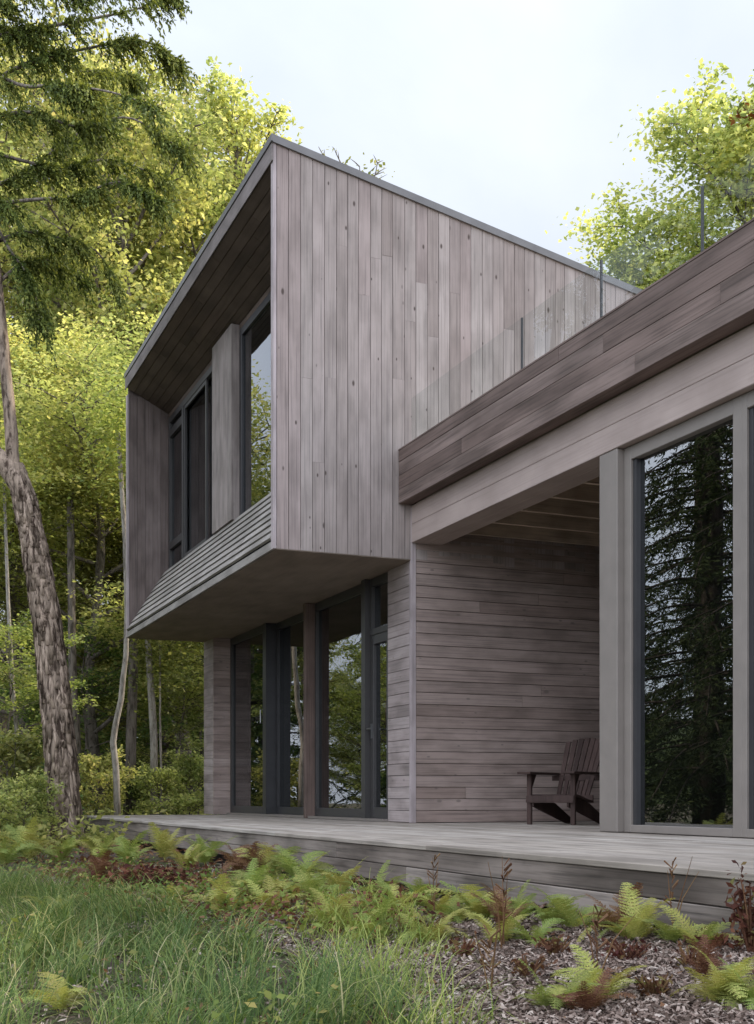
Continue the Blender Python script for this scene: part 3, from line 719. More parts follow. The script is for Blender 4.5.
BG = 'broadleaf trees behind the house'
tree('tallB', 232, 31, 1.06, .3, 'broadleaf_tree', 'bright yellow green tree whose top shows just left of the roof peak', group=BG, crown='yleaf')
tree('tallA', 186, 33, 1.06, 1.9, 'broadleaf_tree', 'sunlit yellow green tree rising highest against the sky left of the roof', group=BG)
tree('tallB', 120, 28, .98, 4.0, 'broadleaf_tree', 'yellow green tree directly left of the upper box windows', group=BG)
tree('tallA', 60, 30, 1.05, 2.7, 'broadleaf_tree', 'yellow tree behind the fork of the leaning shaggy trunk', group=BG)
tree('tallC', 5, 33, 1.0, 5.2, 'broadleaf_tree', 'tall green tree at the left edge behind the dark hanging branches', group=BG, crown='yleaf')
tree('tallC', 88, 44, 1.1, 1.1, 'broadleaf_tree', 'tallest green tree far back behind the dark hanging branches', group=BG, crown='yleaf')
tree('tallB', 262, 40, 1.0, 3.3, 'broadleaf_tree', 'pale yellow treetop peeping over the sloping eave of the box', group=BG)
tree('midA', 95, 23, 1.0, .5, 'understory_tree', 'layered yellow green understory tree right of the shaggy trunk', group='understory trees')
tree('midA', 20, 24, 1.05, 2.2, 'understory_tree', 'layered light green understory tree left of the shaggy trunk', group='understory trees')
tree('midB', 165, 27, .95, 4.2, 'understory_tree', 'mid green understory tree behind the far corner of the box', group='understory trees')
tree('midB', 60, 27, 1.1, 1.0, 'understory_tree', 'mid green understory tree hidden partly by the shaggy trunk', group='understory trees')
tree('sapA', 182, 24, .8, 3.6, 'sapling', 'leafy green sapling close to the boarded wing wall under the box', group='saplings in the wood', crown='yleaf')  # lighter leaf colour stands in for sun that misses this sapling
tree('sapB', 84, 22.5, .9, 1.6, 'sapling', 'dark green sapling between the shaggy trunk and the curved pale stem', group='saplings in the wood')
tree('sapA', 8, 18.5, .7, 2.9, 'sapling', 'bright layered sapling at the left edge below the trunk fork', group='saplings in the wood')
tree('sapB', 200, 27, 1.1, .4, 'sapling', 'shaded sapling glimpsed beside the wing wall behind the others', group='saplings in the wood')
# straight grey trunks in the wood
def bare(px_path, d, r0, r1, name, label, mat, crown_at=None, n=8):
    pts = [at(x, y, d) for x, y in px_path]
    base = pts[0].copy(); base[2] = float(ground(base[0], base[1]))-.05
    o = empty(name, base, 0, label, 'tree', 'slim trunks in the shaded wood')
    pts = [p-base for p in pts]; pts[0][2] = 0
    mb = MB(); k = len(pts); mb.tube(pts, [r0+(r1-r0)*i/(k-1) for i in range(k)], n); mb.build('trunk', M[mat], o, smooth=True)
    rs = np.random.RandomState(len(label)); c = pts[-1]
    P = c + rs.normal(size=(2600, 3))*np.array([.3, .3, .45]); link('crown', quads_mesh('slim_crown', leaf_quads(P, .07, rs, 1.), M['mleaf']), o)
bare([(118, 800), (116, 770), (113, 742), (116, 722), (121, 700), (123, 678), (126, 655), (127, 610), (125, 540), (118, 430)], 19.4, .055, .035, 'slender_tree', 'slender pale tree with a curved crooked stem left of the box corner', 'pale')
bare([(130, 800), (131, 740), (133, 680), (134, 600), (130, 420)], 21.5, .10, .07, 'slender_tree', 'thicker grey trunk just behind the curved pale stem', 'bark2')
bare([(154, 800), (154, 740), (151, 690), (148, 640), (146, 480)], 21, .07, .05, 'slender_tree', 'straight pale grey trunk midway between the pale stem and the wing wall', 'pale')
bare([(161, 802), (161, 760), (160, 720), (160, 640)], 21, .022, .015, 'slender_tree', 'thin pale pole of a sapling right of the straight grey trunk', 'pale')
bare([(24, 805), (22, 770), (17, 735), (13, 690), (8, 600), (4, 480)], 19, .04, .025, 'slender_tree', 'thin pale stem left of the leaning shaggy trunk', 'pale')
bare([(78, 800), (76, 740), (73, 690), (72, 640), (70, 480)], 21, .09, .06, 'slender_tree', 'dark trunk half hidden on the right of the shaggy trunk', 'bark2')
# right-hand trees behind the terrace
tree('maple', 776, 28.5, .99, 1.2, 'maple_tree', 'large green maple behind the terrace at the right edge', crown='yleaf')
tree('maple', 682, 36, .93, 3.9, 'maple_tree', 'shorter maple reaching left towards the low end of the roof', crown='yleaf')
tree('maple', 860, 34, 1.1, 5.2, 'maple_tree', 'maple mostly beyond the right edge behind the larger one', crown='mleaf')
o = tree('sparse', 352, 38, 1.04, .8, 'sparse_tree', 'nearly bare treetop poking above the roof slope')
# red autumn tuft in the maple
p = at(745, 115, 26.5); rs = np.random.RandomState(5)
mt = [ob for ob in COL.objects if ob.name == 'maple_tree'][0]
bpy.context.view_layer.update()
inv = np.array(mt.matrix_world.inverted())
P = p + rs.normal(size=(60, 3))*np.array([.13, .13, .12]); P = P@inv[:3, :3].T + inv[:3, 3]
tag(link('autumn_leaves', quads_mesh('autumn_leaves', leaf_quads(P, .17, rs), M['redleaf']), mt), 'small tuft of red autumn leaves')
# bushes along the wood's edge
for i, (px, d, s, kind, lab) in enumerate([
    (8, 16.0, .95, 'bushA', 'leafy green bush at the left edge beside the leaning trunk'),
    (38, 17.5, .8, 'bushB', 'dark low bush directly left of the shaggy trunk base'),
    (25, 14.0, .55, 'bushA', 'small bright bush in front of the leaning trunk on its left'),
    (98, 20, .8, 'bushA', 'bright bush past the end of the deck beside the shaggy trunk'),
    (130, 21.5, .75, 'bushB', 'low bush at the foot of the curved pale stem'),
    (160, 21, .7, 'bushA', 'sunlit low bush past the deck beneath the straight grey trunk'),
    (190, 22, .85, 'bushA', 'sunlit bush past the deck next to the wing wall')]):
    tree(kind, px, d, s, i*1.3, 'bush', lab, 'bush', 'bushes at the edge of the wood', crown='yleaf' if 'bright' in lab or 'sunlit' in lab else None)  # yleaf crowns paint in the sunshine that these bushes do not receive
# trees on the lake side, seen in the window glass
for i, (x, y, k, s) in enumerate([(-9, -10.5, 'con', 1.1), (-4.0, -12.5, 'con', 1.05), (2.5, -11.5, 'con2', 1.1), (-32, -14, 'con2', 1.4), (-12, -15, 'con2', 1.0), (-40, -11, 'con', 1.3), (-1, -9.3, 'con2', .8), (-6.5, -10.2, 'con', .95), (-12, -12.6, 'con', 1.1), (-24, -19, 'con2', 1.0)]):
    tree(k, 0, 0, s, i*.9, 'conifer', 'dark conifer on the lake shore in front of the house', group='conifers on the lake shore', xy=(x, y), bark_m='darkbark')
for i, (x, y, k, s) in enumerate([(-17.5, -6.6, 'midA', .5), (-24, -9.6, 'midB', .6), (-31, -9.4, 'tallA', .62)]):
    tree(k, 0, 0, s, i*1.7, 'shore_tree', 'broadleaf tree on the lake shore in front of the house', group='broadleaf trees on the lake shore', xy=(x, y), crown='yleaf')  # bright leaf colour in place of sunlight, so they look lit in the glass

# far wood behind everything: one mass nobody could count
rs = np.random.RandomState(77); acc = []; tmb = MB()
for i in range(46):
    px = rs.uniform(-260, 330) if i < 30 else rs.uniform(330, 1000); d = rs.uniform(46, 74); p = at(px, 800, d)
    src = LIB[['tallA', 'tallB', 'tallC'][i % 3]][2]; sub = src[rs.choice(len(src), 4200, replace=False)]
    ctr = sub.mean(1, keepdims=True); sub = ctr + (sub-ctr)*2.3
    if i < 30: sub[:, :, 2] = sub[:, :, 2]*1.12-3.2
    s = rs.uniform(.5, .78) if i < 30 else .7; a = rs.uniform(0, 6.28); c, sn = math.cos(a), math.sin(a)
    sub = sub*s; sub = np.stack([sub[..., 0]*c-sub[..., 1]*sn, sub[..., 0]*sn+sub[..., 1]*c, sub[..., 2]], -1)
    acc.append(sub + np.array([p[0], p[1], float(ground(p[0], p[1]))]))
    z0 = float(ground(p[0], p[1])); tmb.tube([(p[0], p[1], z0-.3), (p[0]+.2, p[1], z0+6), (p[0]+.1, p[1]+.2, z0+13)], [.2, .16, .08], 6)
# low thicket that closes the wood off at eye level
n = 42000; px = rs.uniform(-300, 330, n); d = rs.uniform(40, 62, n)
PP = np.array([at(a, 800, b) for a, b in zip(px, d)]); PP[:, 2] = ground(PP[:, 0], PP[:, 1]) + rs.uniform(0, 1, n)**1.3*5.5
acc.append(leaf_quads(PP, .42, rs, .8))
wq = quads_mesh('far_wood', np.concatenate(acc), M['dleaf'])
wood_o = link('far_wood', wq); tag(wood_o, 'deep green wood filling the distance behind the trunks', 'woodland', kind='stuff')
t_o = tmb.build('far_trunks', M['bark2'], wood_o, smooth=True); tag(t_o, kind='stuff')

# ------------------------------------------------------------------ the leaning shaggy tree and its dark hanging branches
D0 = 13.9
tb = on_ground(66, 842); D0 = float((tb-CAM)@FW)
troot = empty('leaning_tree', (tb[0], tb[1], tb[2]-.06), 0, 'leaning tree with shaggy peeling bark and a forked trunk at the left edge', 'tree')
O = np.array(troot.location)
def dense_path(pts, n):
    pts = np.array(pts, float); t = np.linspace(0, 1, len(pts)); tt = np.linspace(0, 1, n)
    # smooth by Catmull-Rom
    outp = []
    for u in tt:
        f = u*(len(pts)-1); k = int(min(f, len(pts)-2)); w = f-k
        p0, p1, p2, p3 = pts[max(k-1, 0)], pts[k], pts[k+1], pts[min(k+2, len(pts)-1)]
        outp.append(.5*((2*p1)+(-p0+p2)*w+(2*p0-5*p1+4*p2-p3)*w*w+(-p0+3*p1-3*p2+p3)*w**3))
    return np.array(outp)
mpx = D0/FPX
rgt = random.Random(8)
def shag(nj, amp, seed, freq=.55):
    rs = np.random.RandomState(seed); T = rs.uniform(-1, 1, (400, nj))
    # long vertical plates: smooth along the trunk, rough around it
    for _ in range(5): T = .5*T + .25*np.roll(T, 1, 0) + .25*np.roll(T, -1, 0)
    T /= np.abs(T).max()
    F = rs.uniform(-1, 1, (400, nj))*.35
    return lambda i, j: 1+amp*(T[i % 400, j]+F[i % 400, j])
mb = MB()
main = dense_path([at(x, y, D0)-O for x, y in [(67, 848), (65, 815), (62, 770), (56, 705), (49, 640), (40, 580), (31, 530), (22, 490), (14, 466)]], 110)
rad = [ (15.2 if k > 6 else 17.6-k*.3)*mpx*(1-.40*k/109) for k in range(110)]
mb.tube(main, rad, 40, wob=shag(40, .24, 1))
def plates(path, rads, n, seed):
    rs = np.random.RandomState(seed); K = len(path)
    for _ in range(n):
        k = rs.randint(2, K-16); a = rs.uniform(0, 6.28); w = rs.uniform(.018, .045); m = rs.randint(5, 15)
        dr = lambda ph: np.array([math.cos(ph), math.sin(ph), 0.])
        L0, R0, top = [], [], rs.uniform(.012, .034)
        for q in range(5):
            j = min(K-1, k+int(m*q/4)); r = rads[j]*1.04 + top*(1-q/4.)**1.5 + .006; ww = w*(1-.25*abs(q-2))*rs.uniform(.8, 1.15)/max(rads[j], .05); tw = rs.normal()*.05
            L0.append(path[j]+dr(a-ww+tw)*r); R0.append(path[j]+dr(a+ww+tw)*(r+rs.uniform(-.006, .006)))
        b = len(mb.v); mb.v += [tuple(p) for pr in zip(L0, R0) for p in pr] + [tuple(p-dr(a)*.014) for pr in zip(L0, R0) for p in pr]
        for q in range(4):
            i = b+2*q; mb.f += [(i, i+1, i+3, i+2), (i+10, i+12, i+13, i+11), (i, i+2, i+12, i+10), (i+1, i+11, i+13, i+3)]
        mb.f += [(b, b+10, b+11, b+1), (b+8, b+9, b+19, b+18)]
plates(main, rad, 900, 21)
f1 = dense_path([at(x, y, D0)-O for x, y in [(20, 485), (13, 462), (11, 430), (7, 385), (2, 330), (-6, 250), (-14, 150), (-20, 40), (-24, -80), (-27, -200)]], 90)
mb.tube(f1, [7*mpx*(1-.55*k/89) for k in range(90)], 24, wob=shag(24, .12, 2))
f2 = dense_path([at(x, y, D0)-O for x, y in [(22, 488), (8, 468), (-8, 452), (-30, 425), (-50, 380), (-65, 300), (-72, 180)]], 50)
mb.tube(f2, [11*mpx*(1-.5*k/49) for k in range(50)], 24, wob=shag(24, .13, 3))
limbs = []; lmb = MB()
L_px = [([(-27, -90), (-80, -100), (-140, -80), (-190, -50)], .4), ([(-26, -30), (-75, -50), (-130, -30), (-170, 10)], -.5), ([(-22, 50), (-70, 30), (-120, 50), (-150, 95)], .6), ([(-20, 100), (-60, 90), (-105, 120), (-130, 160)], -.2), ([(-70, 190), (-110, 170), (-150, 200)], .5), ([(-68, 220), (-30, 190), (0, 200)], -.6), ([(-72, 180), (-80, 130), (-95, 90)], 0), ([(-66, 290), (-110, 280), (-140, 310)], -.4), ([(-27, -190), (20, -200), (80, -160)], .3), ([(-27, -170), (-80, -180), (-130, -130)], .3), ([(-27, -140), (30, -130), (90, -100)], -.5),
        ([(-24, 40), (40, 28), (95, 18), (140, 8), (168, -6)], 0), ([(-22, 90), (30, 62), (90, 48), (140, 40), (178, 62)], .3), ([(-20, 120), (30, 112), (78, 127), (130, 118), (182, 150)], -.3),
        ([(-16, 150), (20, 160), (60, 168), (110, 160), (165, 178)], .6), ([(-12, 205), (30, 200), (75, 196), (120, 182), (160, 200)], -.7), ([(-10, 245), (25, 232), (60, 238), (95, 250), (118, 285)], .2),
        ([(-4, 285), (25, 262), (55, 262), (84, 280)], .8), ([(-26, -40), (40, -40), (100, -30), (150, -30)], .4), ([(-24, 10), (30, -10), (85, -12), (140, -14)], -.8), ([(-18, 190), (20, 175), (55, 150), (85, 128), (112, 105)], 1.0),
        ([(-10, 215), (10, 250), (32, 285), (40, 325)], -.2), ([(-24, 60), (20, 85), (60, 85), (110, 92), (150, 105)], -1.2), ([(-25, 20), (30, 40), (70, 68), (105, 72), (135, 80)], 1.4)]
for pts, dd in L_px:
    k = len(pts); P = dense_path([at(x, y, D0+dd*(i/(k-1)))-O for i, (x, y) in enumerate(pts)], 22); limbs.append(P)
    lmb.tube(P, [.022*(1-.85*i/21)+.003 for i in range(22)], 6)
tk = mb.build('trunk', M['bark'], troot, smooth=True); lmb.build('branches', M['bark2'], tk, smooth=True)
rs = np.random.RandomState(31); Q = []
down = np.array([0, 0, -1.])
for P in limbs:
    Ltot = np.linalg.norm(np.diff(P, axis=0), axis=1).sum()
    nb = int(92*Ltot)
    cl = np.concatenate([rs.uniform(.03, 1, max(3, nb//26)), [.97, .85, .6]]); t = np.clip(cl[rs.randint(0, len(cl), nb)]+rs.normal(size=nb)*.03, .02, 1); T = np.linspace(0, 1, 22)
    B = np.array([np.interp(t, T, P[:, k]) for k in range(3)]).T
    tang = unit(np.gradient(P, axis=0)); TG = np.array([np.interp(t, T, tang[:, k]) for k in range(3)]).T
    side = unit(np.cross(TG, [0, 0, 1.]))*rs.choice([-1, 1], nb)[:, None]
    D = unit(TG*rs.uniform(.3, 1.1, nb)[:, None] + side*rs.uniform(.2, 1., nb)[:, None] + rs.normal(size=(nb, 3))*.2)
    ln = rs.uniform(.14, .50, nb)*(1.15-.5*t)
    nseg = 26
    for q in range(nseg):
        s = (q+rs.uniform(0, 1, nb))/nseg
        C = B + D*(ln*s)[:, None] + down*(ln*s**1.8*rs.uniform(.55, .85, nb))[:, None]
        d2 = unit(D*(1-.5*s)[:, None] + down*(s*1.1)[:, None] + rs.normal(size=(nb, 3))*.45)
        nr = unit(np.cross(d2, rs.normal(size=(nb, 3))))
        a = d2*(.058*rs.uniform(.5, 1.25, nb))[:, None]; b = nr*.0115
        Q.append(np.stack([C, C+a*.45+b, C+a, C+a*.45-b], 1))
link('crown', quads_mesh('cedar_crown', np.concatenate(Q), M['cedar']), troot)

# ------------------------------------------------------------------ ground plants
def in_poly(px, py, poly):
    ins = np.zeros(len(px), bool); n = len(poly)
    for i in range(n):
        x0, y0 = poly[i]; x1, y1 = poly[(i+1) % n]
        c = ((y0 > py) != (y1 > py)) & (px < (x1-x0)*(py-y0)/(y1-y0+1e-9)+x0); ins ^= c
    return ins
# areas in plan (x, y): bed of wood chips and the grass
CHIPS = [on_ground(x, y)[:2] for x, y in [(262, 905), (300, 892), (400, 900), (470, 915), (590, 928), (760, 950), (900, 1000), (1000, 1100), (1000, 1300), (410, 1300), (410, 1030), (400, 990), (340, 970), (300, 965), (255, 940)]]
GRASS = [on_ground(x, y)[:2] for x, y in [(-500, 892), (-60, 885), (40, 897), (140, 912), (205, 930), (262, 962), (320, 975), (370, 992), (400, 1030), (430, 1070), (480, 1200), (-200, 1300), (-900, 1200)]]
rs = np.random.RandomState(41)
def scatter(n, lo, hi): return rs.uniform(lo[0], hi[0], n), rs.uniform(lo[1], hi[1], n)
# wood chips
x, y = scatter(480000, (2, -4.7), (10.2, -2.27)); k = in_poly(x, y, CHIPS) | (rs.uniform(size=len(x)) < .04); x, y = x[k], y[k]
n = len(x); P = np.stack([x, y, ground(x, y)+.012+rs.uniform(0, .022, n)], 1)
nr = unit(rs.normal(size=(n, 3))*.45+np.array([0, 0, 1.])); a = unit(np.cross(nr, rs.normal(size=(n, 3)))); b = np.cross(nr, a)
la = rs.uniform(.004, .017, n)[:, None]; lb = rs.uniform(.0018, .005, n)[:, None]
V = np.stack([P-a*la-b*lb*.7, P+a*la*.9-b*lb, P+a*la+b*lb*.8, P-a*la*.8+b*lb], 1)
tag(link('wood_chips', quads_mesh('wood_chips', V, M['chip'])), 'bed of grey brown wood chips in front of the deck', 'mulch', kind='stuff')
# grass blades
def blades(name, x, y, az, hh, hmin, hmax, mat, label, wid=.004, S=7):
    n = len(x); base = np.stack([x, y, ground(x, y)-.01], 1)
    L = rs.uniform(hmin, hmax, n)*hh; ln = rs.uniform(.55, 1.1, n)
    d = np.stack([np.cos(az), np.sin(az), np.zeros(n)], 1); sd = np.stack([-np.sin(az), np.cos(az), np.zeros(n)], 1)
    # each blade is an arc: it starts near upright and bends over until its tip hangs
    s = np.linspace(0, 1, S); th = R(84) - (ln[:, None]*R(150))*s[None]**1.25
    st = L[:, None]/(S-1)
    hx = np.concatenate([np.zeros((n, 1)), np.cumsum(np.cos(th[:, :-1])*st, 1)], 1); hz = np.concatenate([np.zeros((n, 1)), np.cumsum(np.sin(th[:, :-1])*st, 1)], 1)
    X = base[:, None] + d[:, None]*hx[..., None]; X[:, :, 2] += np.maximum(hz, .012*s[None])
    X += (sd*rs.normal(size=n)[:, None]*.05)[:, None]*(s**2)[None, :, None]
    w = (wid*rs.uniform(.6, 1.3, n))[:, None]*(1-s[None]**1.5*.92)
    Lf = X - sd[:, None]*w[..., None]*.5; Rg = X + sd[:, None]*w[..., None]*.5
    o = link(name, strips_mesh(name, Lf, Rg, mat)); tag(o, label, 'grass', kind='stuff'); return o
def tufts(x, y, per, r, wild=.9):
    n = len(x); f = 1.5*np.sin(x*1.5+y*.9)+1.2*np.sin(y*2.1-x*1.1)+.5+rs.normal(size=n)*.5; hh = rs.uniform(.6, 1.25, n)
    X = np.repeat(x, per)+rs.normal(size=n*per)*r; Y = np.repeat(y, per)+rs.normal(size=n*per)*r
    return X, Y, np.repeat(f, per)+rs.normal(size=n*per)*wild, np.repeat(hh, per)
x, y = scatter(3900, (-9, -7.0), (9.5, -2.3)); k = in_poly(x, y, GRASS) & (np.sin(x*2.9+1.3*np.sin(y*2.2))*np.sin(y*3.7+x*.8)+rs.normal(size=len(x))*.35 > -.62); x, y = x[k], y[k]
blades('long_grass', *tufts(x, y, 58, .045), .10, .34, M['grass'], 'long arching green grass covering the bank at lower left')
x, y = scatter(420, (2, -4.6), (9, -2.6)); px, py, _ = proj(np.stack([x, y, ground(x, y)], 1))
k = in_poly(px, py, [(310, 915), (400, 915), (435, 950), (460, 1000), (470, 1100), (360, 1100), (310, 990)]); x, y = x[k], y[k]
blades('pale_grass', *tufts(x, y, 30, .04, 1.4), .12, .34, M['grassY'], 'pale yellow green grass tufts at the edge of the wood chips')
# low ground cover past the deck and along the wood's edge
n = 26000; px = rs.uniform(-260, 215, n); d = 13.5+rs.uniform(0, 1, n)**1.3*17
PP = np.array([at(a, 800, b) for a, b in zip(px, d)])
k = ~((PP[:, 0] > -6.6) & (PP[:, 1] > -2.35)); PP = PP[k]; n = len(PP)
PP[:, 2] = ground(PP[:, 0], PP[:, 1]) + rs.uniform(0, 1, n)**1.5*(.22+.18*np.sin(PP[:, 0]*2.1)*np.sin(PP[:, 1]*1.7))
tag(link('ground_cover', quads_mesh('ground_cover', leaf_quads(PP, .075, rs, .9), M['yleaf'])), 'low leafy ground cover at the foot of the trees', 'ground cover', kind='stuff')  # sunlight put into the leaf colour, as little sun reaches here
x, y = scatter(60, (-6, -5.2), (9, -2.6)); k = in_poly(x, y, GRASS); x, y = x[k], y[k]
X, Y = np.repeat(x, 130)+rs.normal(size=len(x)*130)*.13, np.repeat(y, 130)+rs.normal(size=len(x)*130)*.13
P = np.stack([X, Y, ground(X, Y)+rs.uniform(.01, .17, len(X))], 1)
tag(link('weeds', quads_mesh('weeds', leaf_quads(P, .025, rs, 1.), M['weed'])), 'small broad leaved weeds growing through the grass', 'weeds', kind='stuff')
for nm, mt, npl, seed_, lab in (('undergrowth', 'weed', 95, 61, 'low mixed green undergrowth between the ferns along the deck'), ('dry_undergrowth', 'fernR', 45, 62, 'rusty dried undergrowth between the ferns along the deck')):
    r2 = np.random.RandomState(seed_); cx = r2.uniform(40, 400, npl); cy = 858+(cx-40)*.145+r2.uniform(0, 1, npl)**1.4*46
    C = np.array([on_ground(a, b) for a, b in zip(cx, cy)]); m_ = 60
    W = r2.uniform(.05, .14, npl); P = np.repeat(C, m_, 0) + r2.normal(size=(npl*m_, 3))*np.repeat(W, m_)[:, None]*np.array([1, 1, 0]); P[:, 2] = ground(P[:, 0], P[:, 1]) + r2.uniform(.0, 1., npl*m_)*np.repeat(W, m_)*1.1
    P[:, 1] = np.minimum(P[:, 1], -2.30)
    tag(link(nm, quads_mesh(nm, leaf_quads(P, .029, r2, .7, .5), M[mt])), lab, 'undergrowth', kind='stuff')
# dead leaves and twigs around the ferns
x, y = scatter(3500, (-9, -4.2), (11, -2.2)); P = np.stack([x, y, ground(x, y)+.02], 1)
tag(link('leaf_litter', quads_mesh('leaf_litter', leaf_quads(P, .055, rs, 1.2), M['fernR'])), 'scattered rusty dead leaves on the soil', 'leaf litter', kind='stuff')

# ferns
def frond(seed, mat, curl=1., npin=17, wide=.23):
    """a frond of length 1 that grows along +x and arches over; returns a mesh"""
    rs = np.random.RandomState(seed); S = 40; el0 = R(rs.uniform(62, 80))
    th = el0 - curl*R(95)*np.linspace(0, 1, S)**1.5; ds = 1/(S-1)
    X = np.concatenate([[0], np.cumsum(np.cos(th[:-1])*ds)]); Z = np.concatenate([[0], np.cumsum(np.sin(th[:-1])*ds)])
    Yc = .06*rs.normal()*np.linspace(0, 1, S)**2
    C = np.stack([X, Yc, Z], 1); Q = []
    tg = unit(np.gradient(C, axis=0)); nrm = np.cross(tg, [0, 1., 0]); nrm = -nrm*np.sign(nrm[:, 2:3]+1e-6)*-1
    def rib(a, b, w0, w1, nn):
        sd = unit(np.cross(b-a, nn)); return np.array([a-sd*w0, a+sd*w0, b+sd*w1, b-sd*w1])
    for i in range(S-1): Q.append(rib(C[i], C[i+1], .006*(1-.7*i/S), .006*(1-.7*(i+1)/S), np.array([0, 1., 0]) if False else nrm[i]))
    for p in range(npin):
        u = .17+.82*p/(npin-1); f = u*(S-1); k = int(min(f, S-2)); c = C[k]+(C[k+1]-C[k])*(f-k); t = tg[k]; nn = nrm[k]
        ln = wide*(math.sin(math.pi*min(1, (u-.08)*.98)**.62)**.85)*1.0 + .012
        for sg in (-1, 1):
            d = unit(np.array([0, sg, 0.])*.92 + t*.42 - nn*.10 + rs.normal(size=3)*.06)
            e = c + d*ln - nn*.03*ln; sp = .82/npin
            Q.append(rib(c, e, .004, .001, nn))
            m = max(3, int(ln/.020))
            for q in range(m):
                v = (q+.3)/m; b = c+(e-c)*v; pl = sp*.68*(1-v*.7)+.003
                for s2 in (-1, 1):
                    lat = unit(np.cross(nn, d))*s2
                    dd = unit(lat*.8+d*.7+rs.normal(size=3)*.1); w = pl*.36
                    pd = unit(np.cross(dd, nn))
                    Q.append(np.array([b, b+dd*pl*.5+pd*w, b+dd*pl, b+dd*pl*.5-pd*w]))
    return quads_mesh('frond', np.array(Q), mat)
FR = {m: [frond(50+i*7+j, M[m], c, wide=w) for i, (c, w) in enumerate(((.75, .2), (1.0, .24), (1.25, .22), (.5, .19)))] for j, m in enumerate(('fern', 'fernY', 'fernR'))}
def fern(px, py, size, n, mat, label, seed, spread=1., group=None):
    rg = random.Random(seed); p = on_ground(px, py)
    o = empty('fern', (p[0], p[1], p[2]-.01), rg.uniform(0, 6.28), label, 'fern', group or 'ferns in front of the deck')
    n += 3; size *= 1.08
    for i in range(n):
        mm = mat if rg.random() < .85 else {'fern': 'fernY', 'fernY': 'fern', 'fernR': 'fernR'}[mat]
        me = FR[mm][rg.randrange(4)]
        s = size*rg.uniform(.65, 1.1)
        f = link('frond', me, o, (0, 0, 0), (rg.uniform(-.25, .25), rg.uniform(-.35, .25)*spread, i*2*math.pi/n+rg.uniform(-.35, .35)), s)
    return o
FERNS = [
 # px, py, size, fronds, material, label
 (100, 862, 0.37, 7, 'fernY', 'yellowish fern at the far left end of the deck near the shaggy trunk'),
 (128, 868, 0.34, 7, 'fern', 'green fern just right of the shaggy trunk below the deck end'),
 (165, 862, 0.37, 6, 'fernY', 'pale upright fern against the deck face left of the red leaved clump'),
 (205, 866, 0.32, 8, 'fern', 'bushy green fern behind the red leaved clump'),
 (272, 880, 0.34, 7, 'fernY', 'yellow fern left of the dark gap below the lower glass doors'),
 (300, 888, 0.32, 7, 'fern', 'green fern below the brown timber post'),
 (340, 898, 0.28, 7, 'fernY', 'upright yellow green fern below the tall fixed glass panel'),
 (375, 905, 0.28, 7, 'fern', 'green fern below the narrow hinged glass door'),
 (418, 912, 0.23, 7, 'fern', 'green fern below the corner pier against the dark gap'),
 (440, 920, 0.23, 6, 'fernY', 'small yellow fern just right of the corner pier'),
 (482, 926, 0.28, 9, 'fernY', 'broad yellow fern below the middle of the porch wall'),
 (515, 926, 0.21, 6, 'fern', 'compact fern touching the right side of the broad yellow fern'),
 (548, 930, 0.20, 6, 'fern', 'deep green fern left of the visible gap under the deck'),
 (574, 934, 0.25, 6, 'fern', 'tall deep green fern below the lounge chair'),
 (636, 946, 0.24, 8, 'fernY', 'yellow fern with low spreading fronds below the square grey post'),
 (672, 948, 0.18, 6, 'fern', 'little green fern right of the low spreading yellow one'),
 (598, 1010, 0.20, 9, 'fernY', 'large near fern with long yellow green fronds at the bottom of the picture'),
 (552, 1018, 0.17, 7, 'fern', 'near green fern with one pale frond reaching left'),
 (722, 1012, 0.20, 11, 'fernY', 'dense upright yellow fern at the bottom right corner'),
 (755, 1016, 0.18, 8, 'fern', 'green fern cut off by the right edge at the bottom'),
 (60, 1012, 0.16, 8, 'fernY', 'yellow fern alone in the long grass at the bottom left'),
 (250, 905, 0.29, 9, 'fern', 'bright low fern at the upper edge of the grass beside the red leaved clump'),
 (225, 918, 0.25, 8, 'fernY', 'yellow green low fern where the grass meets the red leaved clump'),
 (350, 935, 0.19, 8, 'fernY', 'low yellow fern on the wood chips left of the pale grass'),
 (30, 862, 0.41, 8, 'fernY', 'yellow fern left of the shaggy trunk base'),
 (60, 866, 0.37, 8, 'fern', 'green fern hugging the shaggy trunk base in front'),
 (5, 868, 0.41, 8, 'fern', 'green fern at the left edge behind the long grass'),
 (55, 920, 0.21, 7, 'fernY', 'pale fern low in the grass below the shaggy trunk'),
 (186, 872, 0.32, 7, 'fernY', 'pale fern growing through the red leaved clump'),
 (288, 905, 0.28, 8, 'fernY', 'yellow fern on the wood chips below the brown timber post'),
 (318, 912, 0.27, 7, 'fern', 'low green fern on the wood chips below the tall fixed glass panel'),
 (395, 922, 0.25, 8, 'fernY', 'spreading yellow fern on the wood chips below the corner pier'),
 (372, 945, 0.20, 7, 'fern', 'green fern half lost in the pale grass tufts'),
 (330, 935, 0.22, 7, 'fernY', 'pale fern between the grass and the wood chips left of the grass tufts'),
 (456, 928, 0.22, 6, 'fern', 'narrow green fern left of the broad yellow fern'),
 (175, 915, 0.25, 7, 'fern', 'green fern at the top of the grass below the red leaved clump'),
 (430, 948, .22, 7, 'fernY', 'small yellow fern on the bare wood chips right of the grass tufts'),
 (498, 948, .20, 6, 'fernY', 'small pale fern on the wood chips in front of the compact green fern'),
 (536, 948, .19, 6, 'fern', 'small green fern on the wood chips below the deep green fern'),
 (700, 955, .20, 6, 'fernY', 'small yellow fern beside the maroon plant at the right edge'),
 (270, 918, .24, 7, 'fernY', 'yellow fern at the left tip of the wood chip bed'),
]
for i, (px, py, s, n, m, lab) in enumerate(FERNS): fern(px, py, s, n, m, lab, 100+i)
